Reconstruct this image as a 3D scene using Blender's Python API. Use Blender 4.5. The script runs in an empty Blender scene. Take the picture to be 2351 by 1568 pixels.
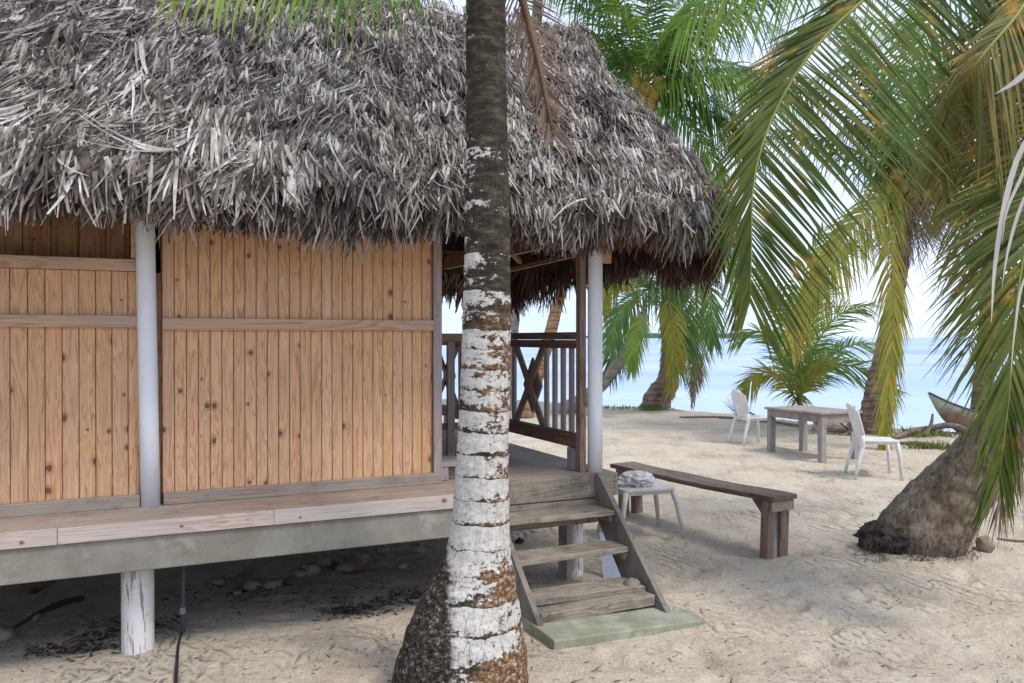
import bpy, math, random
import numpy as np
from mathutils import Vector, Matrix, noise as mnoise
R = math.radians
rnd = random.Random(7)
SC = bpy.context.scene
COL = SC.collection
F = 1913.0; CX = 1175.5; HY = 775.0; EYE = 1.62

def P(px, py, Z):
    return Vector(((px - CX) / F * Z, Z, EYE - (py - HY) / F * Z))

# ------------------------------------------------------------------ objects
def tag(o, label=None, cat=None, group=None, kind=None):
    if label: o['label'] = label
    if cat: o['category'] = cat
    if group: o['group'] = group
    if kind: o['kind'] = kind
    return o

def thing(name, label, cat, loc=(0, 0, 0), rz=0, group=None):
    o = bpy.data.objects.new(name, None)
    o.empty_display_size = .1
    COL.objects.link(o); o.location = loc; o.rotation_euler = (0, 0, rz)
    return tag(o, label, cat, group)

def copy_tree(o, parent=None):
    c = o.copy(); COL.objects.link(c)
    if parent is not None: c.parent = parent
    for ch in list(o.children): copy_tree(ch, c)
    return c

class MB:
    def __init__(s): s.v = []; s.f = []
    def add(s, vs, fs):
        n = len(s.v); s.v += [tuple(v) for v in vs]; s.f += [tuple(i + n for i in f) for f in fs]
    def box(s, x0, x1, y0, y1, z0, z1, j=0):
        vs = [(x, y, z) for z in (z0, z1) for y in (y0, y1) for x in (x0, x1)]
        if j: vs = [(a + rnd.uniform(-j, j), b + rnd.uniform(-j, j), c + rnd.uniform(-j, j)) for a, b, c in vs]
        s.add(vs, [(0, 2, 3, 1), (4, 5, 7, 6), (0, 1, 5, 4), (2, 6, 7, 3), (0, 4, 6, 2), (1, 3, 7, 5)])
    def beam(s, p0, p1, w, h, up=(0, 0, 1), w1=None, h1=None):
        p0 = Vector(p0); p1 = Vector(p1); d = (p1 - p0).normalized()
        up = Vector(up)
        if abs(d.dot(up)) > .98: up = Vector((0, 1, 0))
        sx = d.cross(up).normalized(); sz = sx.cross(d).normalized()
        w1 = w if w1 is None else w1; h1 = h if h1 is None else h1
        vs = []
        for p, ww, hh in ((p0, w, h), (p1, w1, h1)):
            for a, b in ((-1, -1), (1, -1), (1, 1), (-1, 1)):
                vs.append(p + sx * a * ww / 2 + sz * b * hh / 2)
        s.add(vs, [(0, 1, 2, 3), (7, 6, 5, 4), (0, 4, 5, 1), (1, 5, 6, 2), (2, 6, 7, 3), (3, 7, 4, 0)])
    def tube(s, pts, rad, n=12, cap=True, fn=None, sq=1.0):
        pts = [Vector(p) for p in pts]
        if not hasattr(rad, '__len__'): rad = [rad] * len(pts)
        vs = []; fs = []
        ref = Vector((0, 1, 0)) if abs((pts[1] - pts[0]).normalized().y) < .9 else Vector((1, 0, 0))
        for i, p in enumerate(pts):
            d = (pts[min(i + 1, len(pts) - 1)] - pts[max(i - 1, 0)]).normalized()
            a = d.cross(ref).normalized(); b = a.cross(d).normalized()
            for k in range(n):
                th = 2 * math.pi * k / n
                r = rad[i]
                if fn: r *= fn(i / (len(pts) - 1), th)
                vs.append(p + a * math.cos(th) * r + b * math.sin(th) * r * sq)
        for i in range(len(pts) - 1):
            for k in range(n):
                k2 = (k + 1) % n
                fs.append((i * n + k, i * n + k2, (i + 1) * n + k2, (i + 1) * n + k))
        if cap:
            fs.append(tuple(range(n))[::-1]); fs.append(tuple((len(pts) - 1) * n + k for k in range(n)))
        s.add(vs, fs)
    def blob(s, c, r, seed=0, amp=.25, sc=2.0, nu=20, nv=12, flat=None):
        c = Vector(c); r = Vector(r) if hasattr(r, '__len__') else Vector((r, r, r))
        vs = []; fs = []
        for i in range(nv + 1):
            ph = math.pi * i / nv
            for k in range(nu):
                th = 2 * math.pi * k / nu
                d = Vector((math.sin(ph) * math.cos(th), math.sin(ph) * math.sin(th), math.cos(ph)))
                f = 1 + amp * mnoise.fractal(d * sc + Vector((seed * 7.3, seed, 0)), 1, 2, 4)
                v = Vector((d.x * r.x * f, d.y * r.y * f, d.z * r.z * f))
                vs.append(c + v)
        for i in range(nv):
            for k in range(nu):
                k2 = (k + 1) % nu
                fs.append((i * nu + k, (i + 1) * nu + k, (i + 1) * nu + k2, i * nu + k2))
        s.add(vs, fs)
    def build(s, name, mat, parent=None, bevel=0, smooth=False, weld=False):
        me = bpy.data.meshes.new(name); me.from_pydata(s.v, [], s.f); me.update()
        if weld:
            import bmesh
            bm = bmesh.new(); bm.from_mesh(me); bmesh.ops.remove_doubles(bm, verts=bm.verts, dist=1e-5); bm.to_mesh(me); bm.free()
        me.materials.append(mat)
        if smooth: me.polygons.foreach_set('use_smooth', [True] * len(me.polygons))
        o = bpy.data.objects.new(name, me); COL.objects.link(o)
        if parent is not None: o.parent = parent
        if bevel:
            m = o.modifiers.new('bevel', 'BEVEL'); m.width = bevel; m.segments = 2; m.limit_method = 'ANGLE'; m.angle_limit = R(50)
        return o

def spline(pts, n):
    """Catmull-Rom through pts, n samples, uniform in arc length."""
    p = [Vector(q) for q in pts]
    p = [p[0] * 2 - p[1]] + p + [p[-1] * 2 - p[-2]]
    out = []
    for i in range(1, len(p) - 2):
        for k in range(16):
            t = k / 16
            a, b, c, d = p[i - 1], p[i], p[i + 1], p[i + 2]
            out.append(.5 * ((2 * b) + (c - a) * t + (2 * a - 5 * b + 4 * c - d) * t * t + (3 * b - a - 3 * c + d) * t ** 3))
    out.append(p[-2])
    L = [0]
    for i in range(1, len(out)): L.append(L[-1] + (out[i] - out[i - 1]).length)
    res = []; j = 0
    for k in range(n):
        s = L[-1] * k / (n - 1)
        while j < len(L) - 2 and L[j + 1] < s: j += 1
        f = (s - L[j]) / max(1e-9, L[j + 1] - L[j])
        res.append(out[j].lerp(out[j + 1], min(1, f)))
    return res

def lerpk(keys, x):
    for (a, va), (b, vb) in zip(keys, keys[1:]):
        if x <= b: return va + (vb - va) * max(0, (x - a) / (b - a))
    return keys[-1][1]

# ------------------------------------------------------------------ materials
class NT:
    def __init__(s, name):
        s.m = bpy.data.materials.new(name); s.m.use_nodes = True
        s.t = s.m.node_tree; s.t.nodes.clear()
        s.out = s.t.nodes.new('ShaderNodeOutputMaterial')
    def n(s, typ, props=None, **inp):
        nd = s.t.nodes.new('ShaderNode' + typ)
        for k, v in (props or {}).items(): setattr(nd, k, v)
        for k, v in inp.items():
            k2 = k.replace('_', ' ')
            key = int(k[1:]) if k[0] == 'i' and k[1:].isdigit() else k2
            s.set(nd.inputs[key], v)
        return nd
    def set(s, sock, v):
        if isinstance(v, bpy.types.NodeSocket): s.t.links.new(v, sock)
        elif isinstance(v, bpy.types.Node): s.t.links.new(v.outputs[0], sock)
        else:
            if hasattr(v, '__len__') and len(v) == 3 and sock.type == 'RGBA': v = tuple(v) + (1,)
            sock.default_value = v
    def math(s, op, a, b=0, clamp=False):
        nd = s.n('Math', {'operation': op, 'use_clamp': clamp}); s.set(nd.inputs[0], a); s.set(nd.inputs[1], b); return nd.outputs[0]
    def ramp(s, fac, stops, interp='LINEAR'):
        nd = s.n('ValToRGB'); s.set(nd.inputs[0], fac); cr = nd.color_ramp; cr.interpolation = interp
        while len(cr.elements) > 1: cr.elements.remove(cr.elements[0])
        for i, (p, c) in enumerate(stops):
            e = cr.elements[0] if i == 0 else cr.elements.new(p)
            e.position = p
            if not hasattr(c, '__len__'): c = (c, c, c)
            e.color = tuple(c) + (1,)
        return nd.outputs[0]
    def mix(s, fac, a, b, mode='MIX'):
        nd = s.n('Mix', {'data_type': 'RGBA', 'blend_type': mode}); nd.clamp_factor = True
        s.set(nd.inputs[0], fac); s.set(nd.inputs[6], a); s.set(nd.inputs[7], b); return nd.outputs[2]
    def obj(s): return s.n('TexCoord').outputs['Object']
    def mapping(s, vec, scale=(1, 1, 1), loc=(0, 0, 0), rot=(0, 0, 0)):
        return s.n('Mapping', Vector=vec, Scale=scale, Location=loc, Rotation=rot).outputs[0]
    def noise(s, vec, scale=5, detail=4, rough=.55, dist=0):
        return s.n('TexNoise', Vector=vec, Scale=scale, Detail=detail, Roughness=rough, Distortion=dist).outputs[0]
    def bump(s, h, strength=.3, dist=.01, normal=None):
        nd = s.n('Bump', Height=h, Strength=strength, Distance=dist)
        if normal is not None: s.set(nd.inputs['Normal'], normal)
        return nd.outputs[0]
    def finish(s, color, rough=.8, normal=None, spec=.3, extra=None, trans=0, alpha=None, transcol=None):
        b = s.n('BsdfPrincipled'); s.set(b.inputs['Base Color'], color); s.set(b.inputs['Roughness'], rough)
        s.set(b.inputs['Specular IOR Level'], spec)
        if normal is not None: s.set(b.inputs['Normal'], normal)
        for k, v in (extra or {}).items(): s.set(b.inputs[k], v)
        o = b.outputs[0]
        if trans:
            t = s.n('BsdfTranslucent'); s.set(t.inputs[0], transcol if transcol is not None else color)
            mx = s.n('MixShader'); s.set(mx.inputs[0], trans); s.set(mx.inputs[1], o); s.set(mx.inputs[2], t); o = mx.outputs[0]
        s.t.links.new(o, s.out.inputs[0]); return s.m

def wood(name, axis, dark, mid, light, knots=1.0, grey=0.0, greycol=(.32, .30, .28), rough=.75, gscale=1.0, var=.25, dirt=0.0, bump=.25):
    s = NT(name); co = s.obj(); g = s.n('NewGeometry'); rpi = g.outputs['Random Per Island']
    off = s.n('Combine' + 'XYZ', X=s.math('MULTIPLY', rpi, 13.7), Y=s.math('MULTIPLY', rpi, 41.3), Z=s.math('MULTIPLY', rpi, 23.1))
    vec = s.n('VectorMath', {'operation': 'ADD'}); s.set(vec.inputs[0], co); s.set(vec.inputs[1], off); vec = vec.outputs[0]
    ai = 'xyz'.index(axis)
    sc1 = [9.0 * gscale] * 3; sc1[ai] = .55 * gscale
    sc2 = [60.0] * 3; sc2[ai] = 1.6
    v1 = s.mapping(vec, sc1); v2 = s.mapping(vec, sc2)
    broad = s.noise(v1, 1.0, 3, .5, .6)
    rings = s.math('FRACT', s.math('MULTIPLY', broad, 13.0))
    rings = s.ramp(rings, [(0, 0), (.55, .35), (.8, 1), (1, 0)])
    fine = s.noise(v2, 2.2, 5, .6)
    t = s.math('ADD', s.math('MULTIPLY', rings, .45), s.math('MULTIPLY', fine, .55))
    c = s.ramp(t, [(.15, light), (.45, mid), (.85, dark)])
    c = s.n('HueSaturation', Hue=s.math('ADD', .4955, s.math('MULTIPLY', s.math('FRACT', s.math('MULTIPLY', rpi, 7.7)), .009)), Saturation=s.math('ADD', 1 - var * .5, s.math('MULTIPLY', s.math('FRACT', s.math('MULTIPLY', rpi, 17.3)), var)), Value=s.math('ADD', 1 - var * .55, s.math('MULTIPLY', rpi, var)), Color=c).outputs[0]
    if grey:
        gn = s.noise(s.mapping(vec, [3.5 if i != ai else .8 for i in range(3)]), 1.5, 5, .65)
        gm = s.ramp(gn, [(max(0, .62 - .5 * grey), 0), (min(1, .95 - .5 * grey), 1)])
        gc = s.mix(fine, tuple(x * 1.25 for x in greycol), tuple(x * .55 for x in greycol))
        c = s.mix(gm, c, gc)
    if dirt:
        dn = s.noise(s.mapping(co, (2.2, 2.2, 2.2)), 2.0, 8, .72)
        c = s.mix(s.math('MULTIPLY', s.ramp(dn, [(.5, 0), (.68, 1)]), dirt), c, (.06, .05, .045))
    if knots:
        sp = s.n('SeparateXYZ', Vector=vec)
        ks = []
        a = sp.outputs[ai]; others = [sp.outputs[i] for i in range(3) if i != ai]
        bsum = s.math('ADD', others[0], others[1])
        kv = s.n('CombineXYZ', X=s.math('MULTIPLY', bsum, 1.25), Y=a)
        kd = s.noise(v1, 9, 4)
        vo = s.n('TexVoronoi', {'voronoi_dimensions': '2D'}, Vector=kv, Scale=6.0, Randomness=1.0)
        d = s.math('ADD', vo.outputs['Distance'], s.math('MULTIPLY', s.math('SUBTRACT', kd, .5), .075))
        sepc = s.n('SeparateColor', Color=vo.outputs['Color'])
        size = s.math('MULTIPLY', s.math('SUBTRACT', sepc.outputs[0], .55), .17 * knots)
        km = s.math('GREATER_THAN', size, d)
        soft = s.math('MULTIPLY', s.math('SUBTRACT', s.math('MULTIPLY', size, 2.2), d), 22, True)
        c = s.mix(s.math('MULTIPLY', soft, .45), c, tuple(x * .75 for x in dark))
        c = s.mix(s.math('MULTIPLY', km, .8), c, (.11, .045, .022))
    n = s.bump(t, bump, .004)
    return s.finish(c, rough, n, .25)

MAT = {}
pin = dict(dark=(.36, .16, .06), mid=(.55, .29, .135), light=(.68, .41, .22))
MAT['pine_z'] = wood('pine_boards', 'z', (.41, .20, .10), (.60, .35, .20), (.72, .475, .30), 1.5, gscale=1.9, var=.09)
MAT['pine_x'] = wood('pine_rail', 'x', (.34, .17, .085), (.52, .31, .18), (.62, .41, .27), .8, grey=.35, greycol=(.42, .36, .31))
MAT['deck_x'] = wood('weathered_deck', 'x', (.17, .10, .08), (.30, .20, .16), (.40, .30, .235), .6, grey=.7, greycol=(.35, .295, .25), dirt=.35)
MAT['deck_y'] = wood('weathered_deck_cross', 'y', (.20, .13, .10), (.34, .25, .20), (.46, .36, .30), .6, grey=.8, greycol=(.34, .30, .28), dirt=.5)
MAT['fascia'] = wood('pale_fascia', 'x', (.27, .165, .125), (.45, .34, .28), (.56, .46, .40), 1.1, grey=.5, greycol=(.50, .46, .43))
MAT['grey_x'] = wood('grey_wood_x', 'x', (.10, .075, .05), (.26, .21, .155), (.42, .36, .28), .3, grey=.55, greycol=(.33, .285, .225), dirt=.7, bump=.6)
MAT['grey_z'] = wood('grey_wood_z', 'z', (.14, .11, .09), (.30, .25, .21), (.42, .37, .32), .4, grey=.8, greycol=(.35, .32, .30), dirt=.4, bump=.5)
MAT['stringer'] = wood('stringer_wood', 'z', (.08, .06, .045), (.17, .135, .11), (.28, .24, .20), .3, grey=.7, greycol=(.24, .22, .19), dirt=.7, bump=.6)
MAT['brown_x'] = wood('brown_wood_x', 'x', (.065, .038, .025), (.15, .095, .065), (.25, .18, .13), .3, grey=.35, greycol=(.26, .22, .19), bump=.6)
MAT['brown_y'] = wood('brown_wood_y', 'y', (.06, .028, .02), (.14, .072, .05), (.22, .13, .095), .3, grey=.15, greycol=(.2, .17, .17), bump=.5)
MAT['brown_z'] = wood('brown_wood_z', 'z', (.10, .055, .036), (.20, .125, .09), (.31, .215, .165), .4, grey=.3, greycol=(.26, .22, .20), bump=.5)
MAT['pinkgrey_z'] = wood('rose_grey_baluster', 'z', (.22, .14, .12), (.34, .25, .225), (.46, .37, .35), .4, grey=.6, greycol=(.38, .34, .34))
MAT['rafter_x'] = wood('rafter_wood', 'x', (.16, .075, .035), (.28, .145, .07), (.36, .21, .12), .5)
MAT['rafter_y'] = wood('rafter_wood_cross', 'y', (.16, .075, .035), (.28, .145, .07), (.36, .21, .12), .5)
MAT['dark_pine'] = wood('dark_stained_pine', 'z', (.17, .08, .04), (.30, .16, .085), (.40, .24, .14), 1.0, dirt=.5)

def m_white():
    s = NT('white_pvc'); co = s.obj()
    n = s.noise(s.mapping(co, (6, 6, 1.2)), 3, 6, .7)
    c = s.mix(s.math('MULTIPLY', s.ramp(n, [(.55, 0), (.75, 1)]), .5), (.74, .77, .82), (.50, .48, .44))
    return s.finish(c, .35, None, .5)
MAT['white'] = m_white()
def m_peel():
    s = NT('peeling_white_paint'); co = s.obj()
    n = s.noise(s.mapping(co, (26, 26, 2.2)), 1.6, 6, .7)
    m = s.ramp(n, [(.55, 0), (.58, 1)])
    z = s.n('SeparateXYZ', Vector=co).outputs[2]
    c = s.mix(m, (.72, .70, .69), (.27, .23, .20))
    n2 = s.noise(co, 9, 5, .7)
    c = s.mix(s.math('MULTIPLY', s.ramp(n2, [(.5, 0), (.7, 1)]), .5), c, (.45, .40, .34))
    return s.finish(c, .6, s.bump(m, .5, -.004), .3)
MAT['peel'] = m_peel()
def m_concrete(name, a, b, green=0, sc=1):
    s = NT(name); co = s.obj()
    n = s.noise(co, 3 * sc, 8, .68); n2 = s.noise(co, 60, 4, .6); n3 = s.noise(s.mapping(co, (1, 1, 1), (5, 3, 9)), 2.2 * sc, 5, .7)
    c = s.mix(s.ramp(n, [(.35, 0), (.65, 1)]), a, b)
    c = s.mix(s.math('MULTIPLY', s.ramp(n3, [(.56, 0), (.70, 1)]), .75), c, tuple(min(1, x * 1.5) for x in b))
    if green:
        c = s.mix(s.math('MULTIPLY', s.ramp(s.noise(co, 6, 7, .7), [(.36, 0), (.56, 1)]), green), c, (.13, .15, .05))
    c = s.mix(s.math('MULTIPLY', n2, .25), c, (.12, .11, .10))
    return s.finish(c, .9, s.bump(s.math('ADD', n2, n), .4, .006), .2)
MAT['concrete'] = m_concrete('grey_concrete', (.19, .175, .14), (.30, .285, .245))
MAT['slab'] = m_concrete('mossy_concrete', (.30, .30, .24), (.43, .425, .36), .5, 1.3)
MAT['slabside'] = MAT['slab']

def m_thatch(name, cols, sc=1):
    s = NT(name); g = s.n('NewGeometry'); r = g.outputs['Random Per Island']; co = s.obj()
    big = s.noise(co, 1.3, 4, .6)
    mid = s.noise(co, 6.5, 5, .65)
    t = s.math('ADD', s.math('MULTIPLY', s.math('POWER', r, 1.25), .85), s.math('ADD', s.math('MULTIPLY', s.math('SUBTRACT', big, .5), .9), s.math('MULTIPLY', s.math('SUBTRACT', mid, .5), 1.6)), True)
    c = s.ramp(t, [(i / (len(cols) - 1), x) for i, x in enumerate(cols)])
    fine = s.noise(co, 90, 3, .6)
    c = s.mix(s.math('MULTIPLY', fine, .35), c, tuple(x * .3 for x in cols[len(cols) // 2]))
    return s.finish(c, .65, s.bump(fine, .3, .003), .25, trans=.08)
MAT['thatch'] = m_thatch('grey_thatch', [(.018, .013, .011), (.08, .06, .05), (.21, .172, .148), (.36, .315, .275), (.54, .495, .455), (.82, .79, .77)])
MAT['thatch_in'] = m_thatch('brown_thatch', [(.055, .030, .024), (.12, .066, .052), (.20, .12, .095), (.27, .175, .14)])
def m_plain(name, col, rough=.9, nsc=8, amt=.5, spec=.2, bump=.3, trans=0):
    s = NT(name); co = s.obj(); n = s.noise(co, nsc, 6, .65)
    c = s.mix(s.ramp(n, [(.3, 0), (.7, 1)]), tuple(x * (1 - amt) for x in col), tuple(min(1, x * (1 + amt * .5)) for x in col))
    return s.finish(c, rough, s.bump(n, bump, .01) if bump else None, spec, trans=trans)
MAT['thatch_core'] = m_plain('thatch_core', (.028, .022, .02), .95, 30, .5)
MAT['plastic'] = m_plain('white_plastic', (.70, .68, .66), .4, 7, .22, .4, 0)
MAT['plastic_old'] = m_plain('aged_plastic', (.55, .52, .49), .5, 7, .18, .4, 0)
MAT['black'] = m_plain('black_plastic', (.03, .028, .035), .5, 12, .4)
MAT['pipe'] = m_plain('grey_pipe', (.10, .10, .11), .5, 8, .3)
MAT['drift'] = m_plain('driftwood', (.22, .175, .145), .9, 14, .5, .15, .6)
MAT['rock'] = m_plain('beach_stone', (.24, .20, .165), .9, 6, .45, .2, .5)
MAT['husk'] = m_plain('coconut_husk', (.33, .27, .21), .9, 25, .45, .15, .6)
MAT['greencoco'] = m_plain('ripe_coconut', (.36, .26, .06), .5, 9, .5, .3, .2)
MAT['fibre'] = m_plain('palm_fibre', (.21, .145, .08), .95, 30, .6, .1, .8)
MAT['panel'] = m_plain('pale_panel', (.38, .41, .50), .5, 5, .15, .3, 0)
MAT['isle'] = m_plain('distant_trees', (.07, .12, .09), 1, .05, .4, 0, 0)

def m_leaf(name, c0, c1, c2, tr=.35, rough=.5, spec=.22, dead=0.0):
    s = NT(name); g = s.n('NewGeometry'); r = g.outputs['Random Per Island']; co = s.obj()
    n = s.noise(co, 2.2, 4, .6)
    t = s.math('ADD', s.math('MULTIPLY', r, .5), s.math('MULTIPLY', s.ramp(n, [(.3, 0), (.7, 1)]), .5), True)
    c = s.ramp(t, [(0, c0), (.5, c1), (1, c2)])
    if dead:
        d = s.math('GREATER_THAN', s.math('ADD', s.math('FRACT', s.math('MULTIPLY', r, 9.1)), s.math('MULTIPLY', n, .6)), 1.42 - dead * .8)
        c = s.mix(d, c, (.36, .25, .09))
        n2 = s.noise(co, 3.5, 6, .7)
        c = s.mix(s.math('MULTIPLY', s.ramp(n2, [(.56, 0), (.64, 1)]), min(.8, dead * 6), True), c, (.50, .28, .04))
    return s.finish(c, rough, None, spec, trans=tr)
MAT['leaf'] = m_leaf('palm_leaf', (.035, .085, .012), (.075, .15, .02), (.17, .24, .035), .38, .5, .22, dead=.06)
MAT['leaf_big'] = m_leaf('palm_leaf_spotted', (.038, .068, .012), (.08, .115, .02), (.18, .19, .038), .32, .5, .2, dead=.09)
MAT['leaf_bright'] = m_leaf('bright_palm_leaf', (.13, .24, .04), (.22, .35, .06), (.40, .46, .10), .48, dead=.03)
MAT['leaf_far'] = m_leaf('mid_palm_leaf', (.07, .16, .055), (.13, .25, .075), (.24, .34, .10), .45, dead=.05)
MAT['leaf_yellow'] = m_leaf('yellowing_palm_leaf', (.18, .21, .035), (.32, .32, .055), (.50, .43, .08), .42, dead=.18)
MAT['leaf_olive'] = m_leaf('olive_palm_leaf', (.10, .11, .03), (.18, .17, .05), (.28, .25, .09), .35, dead=.22)
MAT['leaf_dry'] = m_leaf('dry_palm_leaf', (.15, .10, .07), (.25, .18, .14), (.36, .28, .22), .15, .8, .15)
MAT['leaf_dark'] = m_leaf('dark_dry_leaf', (.03, .026, .025), (.06, .05, .05), (.12, .10, .09), .1, .8, .15)
MAT['leaf_pale'] = m_leaf('bleached_palm_leaf', (.40, .37, .34), (.50, .47, .44), (.62, .59, .56), .1, .8, .15)
MAT['rib_green'] = m_plain('green_rib', (.22, .23, .05), .5, 6, .3, .3, 0)
MAT['rib_dry'] = m_plain('brown_rib', (.19, .12, .08), .8, 9, .4, .2, .2)
MAT['rib_dark'] = m_plain('dark_rib', (.05, .04, .035), .8, 9, .4, .2, .2)
MAT['weed'] = m_leaf('beach_weed', (.05, .09, .02), (.14, .17, .04), (.30, .26, .07), .3)
MAT['grass'] = m_leaf('beach_grass', (.05, .12, .03), (.10, .20, .05), (.18, .26, .08), .3)

def m_bark_main():
    s = NT('lichen_palm_bark'); co = s.obj(); sp = s.n('SeparateXYZ', Vector=co); x, y, z = sp.outputs
    zw = s.math('ADD', z, s.math('ADD', s.math('MULTIPLY', s.noise(s.mapping(co, (5, 5, .3)), 1.5, 3), .05), s.math('MULTIPLY', s.noise(co, 22, 3), .012)))
    n_f = s.noise(s.mapping(co, (1, 1, 1.4)), 42, 6, .75)
    n_m = s.noise(s.mapping(co, (1, 1, 2.4)), 11, 7, .74, .3)
    n_l = s.noise(s.mapping(co, (1, 1, 1.5), (4, 1, 2)), 4.5, 4, .6)
    zz = s.math('MULTIPLY', zw, s.math('ADD', 7.5, s.math('MULTIPLY', z, 1.2)))
    f = s.math('FRACT', zz); fl = s.math('FLOOR', zz)
    cell = s.n('TexWhiteNoise', {'noise_dimensions': '1D'}, W=fl).outputs[0]
    line = s.ramp(f, [(0, 1), (.035, .0), (.97, 0), (1, 1)])
    erode = s.ramp(f, [(0, 1), (.12, .62), (.32, .1), (.5, 0), (.93, 0), (1, .5)])
    dark = s.ramp(n_m, [(.32, (.012, .010, .008)), (.50, (.042, .034, .026)), (.62, (.10, .082, .058)), (.70, (.16, .16, .115))])
    orange = s.ramp(n_f, [(.38, (.045, .025, .015)), (.47, (.14, .075, .038)), (.55, (.24, .145, .08)), (.62, (.50, .42, .34))])
    white = s.ramp(n_f, [(.30, (.20, .18, .155)), (.40, (.40, .375, .34)), (.55, (.53, .505, .47)), (.7, (.62, .595, .56))])
    amt = s.ramp(s.math('MULTIPLY', z, 1 / 3.2), [(0, .42), (.06, .56), (.11, .74), (.36, .76), (.43, .68), (.51, .57), (.62, .545), (.68, .52), (.74, .485), (.8, .42), (.9, .30), (1, .26)])
    val = s.math('ADD', s.math('ADD', s.math('MULTIPLY', n_m, .60), s.math('MULTIPLY', n_f, .45)), s.math('ADD', s.math('MULTIPLY', n_l, .45), s.math('MULTIPLY', s.math('SUBTRACT', cell, .5), .14)))
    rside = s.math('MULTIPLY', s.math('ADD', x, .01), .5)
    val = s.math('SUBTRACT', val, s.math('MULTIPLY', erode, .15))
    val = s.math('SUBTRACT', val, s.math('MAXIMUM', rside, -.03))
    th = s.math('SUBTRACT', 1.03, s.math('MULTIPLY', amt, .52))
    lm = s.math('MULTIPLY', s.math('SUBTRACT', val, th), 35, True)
    om = s.ramp(s.math('ADD', s.math('MULTIPLY', s.noise(s.mapping(co, (1, 1, 1.5), (3, 7, 1)), 5, 4), 1.0), s.math('MULTIPLY', x, 1.3)), [(.46, 0), (.56, 1)])
    om = s.math('MULTIPLY', om, s.ramp(s.math('MULTIPLY', z, 1 / 3.2), [(.46, 1), (.58, 0)]))
    base = s.mix(om, dark, orange)
    c = s.mix(lm, base, white)
    crackv = s.noise(s.mapping(co, (1, 1, .06)), 26, 2, .5)
    crack = s.math('MULTIPLY', s.ramp(crackv, [(.485, 0), (.5, 1), (.515, 0)]), s.ramp(z, [(.3, .8), (1.0, .3)]))
    c = s.mix(crack, c, (.13, .11, .09))
    c = s.mix(s.math('MULTIPLY', line, s.ramp(n_m, [(.4, .8), (.6, .2)])), c, (.06, .045, .035))
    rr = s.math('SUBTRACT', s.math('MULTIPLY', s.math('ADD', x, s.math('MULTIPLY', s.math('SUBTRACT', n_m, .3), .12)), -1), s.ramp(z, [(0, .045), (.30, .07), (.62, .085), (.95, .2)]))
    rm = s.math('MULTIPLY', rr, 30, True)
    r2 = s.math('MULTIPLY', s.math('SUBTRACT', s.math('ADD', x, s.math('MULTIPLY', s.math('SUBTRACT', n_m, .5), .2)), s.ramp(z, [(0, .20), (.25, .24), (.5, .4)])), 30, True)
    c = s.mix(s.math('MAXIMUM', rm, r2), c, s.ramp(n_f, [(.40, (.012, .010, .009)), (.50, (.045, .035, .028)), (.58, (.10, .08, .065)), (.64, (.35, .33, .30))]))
    h = s.math('ADD', s.math('MULTIPLY', n_f, .5), s.math('SUBTRACT', s.math('MULTIPLY', lm, .35), s.math('ADD', s.math('MULTIPLY', line, .6), s.math('MULTIPLY', crack, .5))))
    return s.finish(c, .9, s.bump(h, .7, .006), .15)
MAT['bark_main'] = m_bark_main()
def m_bark(name, dark, mid, light, ringsc=9, vert=0, patches=0):
    s = NT(name); co = s.obj(); z = s.n('SeparateXYZ', Vector=co).outputs[2]
    n = s.noise(s.mapping(co, (1, 1, 1)), 7, 7, .7); nf = s.noise(co, 28, 5, .7)
    zw = s.math('ADD', z, s.math('MULTIPLY', s.noise(co, 3, 3), .08))
    ring = s.ramp(s.math('FRACT', s.math('MULTIPLY', zw, ringsc)), [(0, 1), (.25, 0), (.8, .1), (1, 1)])
    c = s.ramp(n, [(.3, dark), (.5, mid), (.72, light)])
    c = s.mix(s.math('MULTIPLY', ring, .6 if not vert else .15), c, dark)
    if patches: c = s.mix(s.ramp(s.noise(co, 4, 6, .7), [(.50, 0), (.56, 1)]), c, (.02, .022, .02))
    if vert:
        w = s.noise(s.mapping(co, (24, 24, 4), rot=(0, R(-35), 0)), 1.5, 4, .6)
        c = s.mix(s.math('MULTIPLY', s.ramp(w, [(.36, 1), (.50, 0)]), .7), c, dark)
        return s.finish(c, .95, s.bump(s.math('ADD', w, nf), .8, .010), .1)
    return s.finish(c, .9, s.bump(s.math('SUBTRACT', nf, ring), .9, .02), .1)
MAT['bark_lean'] = m_bark('fibrous_palm_bark', (.05, .038, .028), (.20, .155, .115), (.36, .30, .24), 9, 1, 0)
MAT['bark_brown'] = m_bark('ringed_brown_bark', (.09, .06, .048), (.26, .185, .145), (.42, .32, .26), 8)
MAT['bark_orange'] = m_bark('orange_lichen_bark', (.16, .11, .08), (.32, .20, .10), (.42, .36, .28), 6)
MAT['bark_grey'] = m_bark('smooth_grey_bark', (.22, .19, .18), (.34, .31, .30), (.46, .43, .42), 5)

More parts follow.
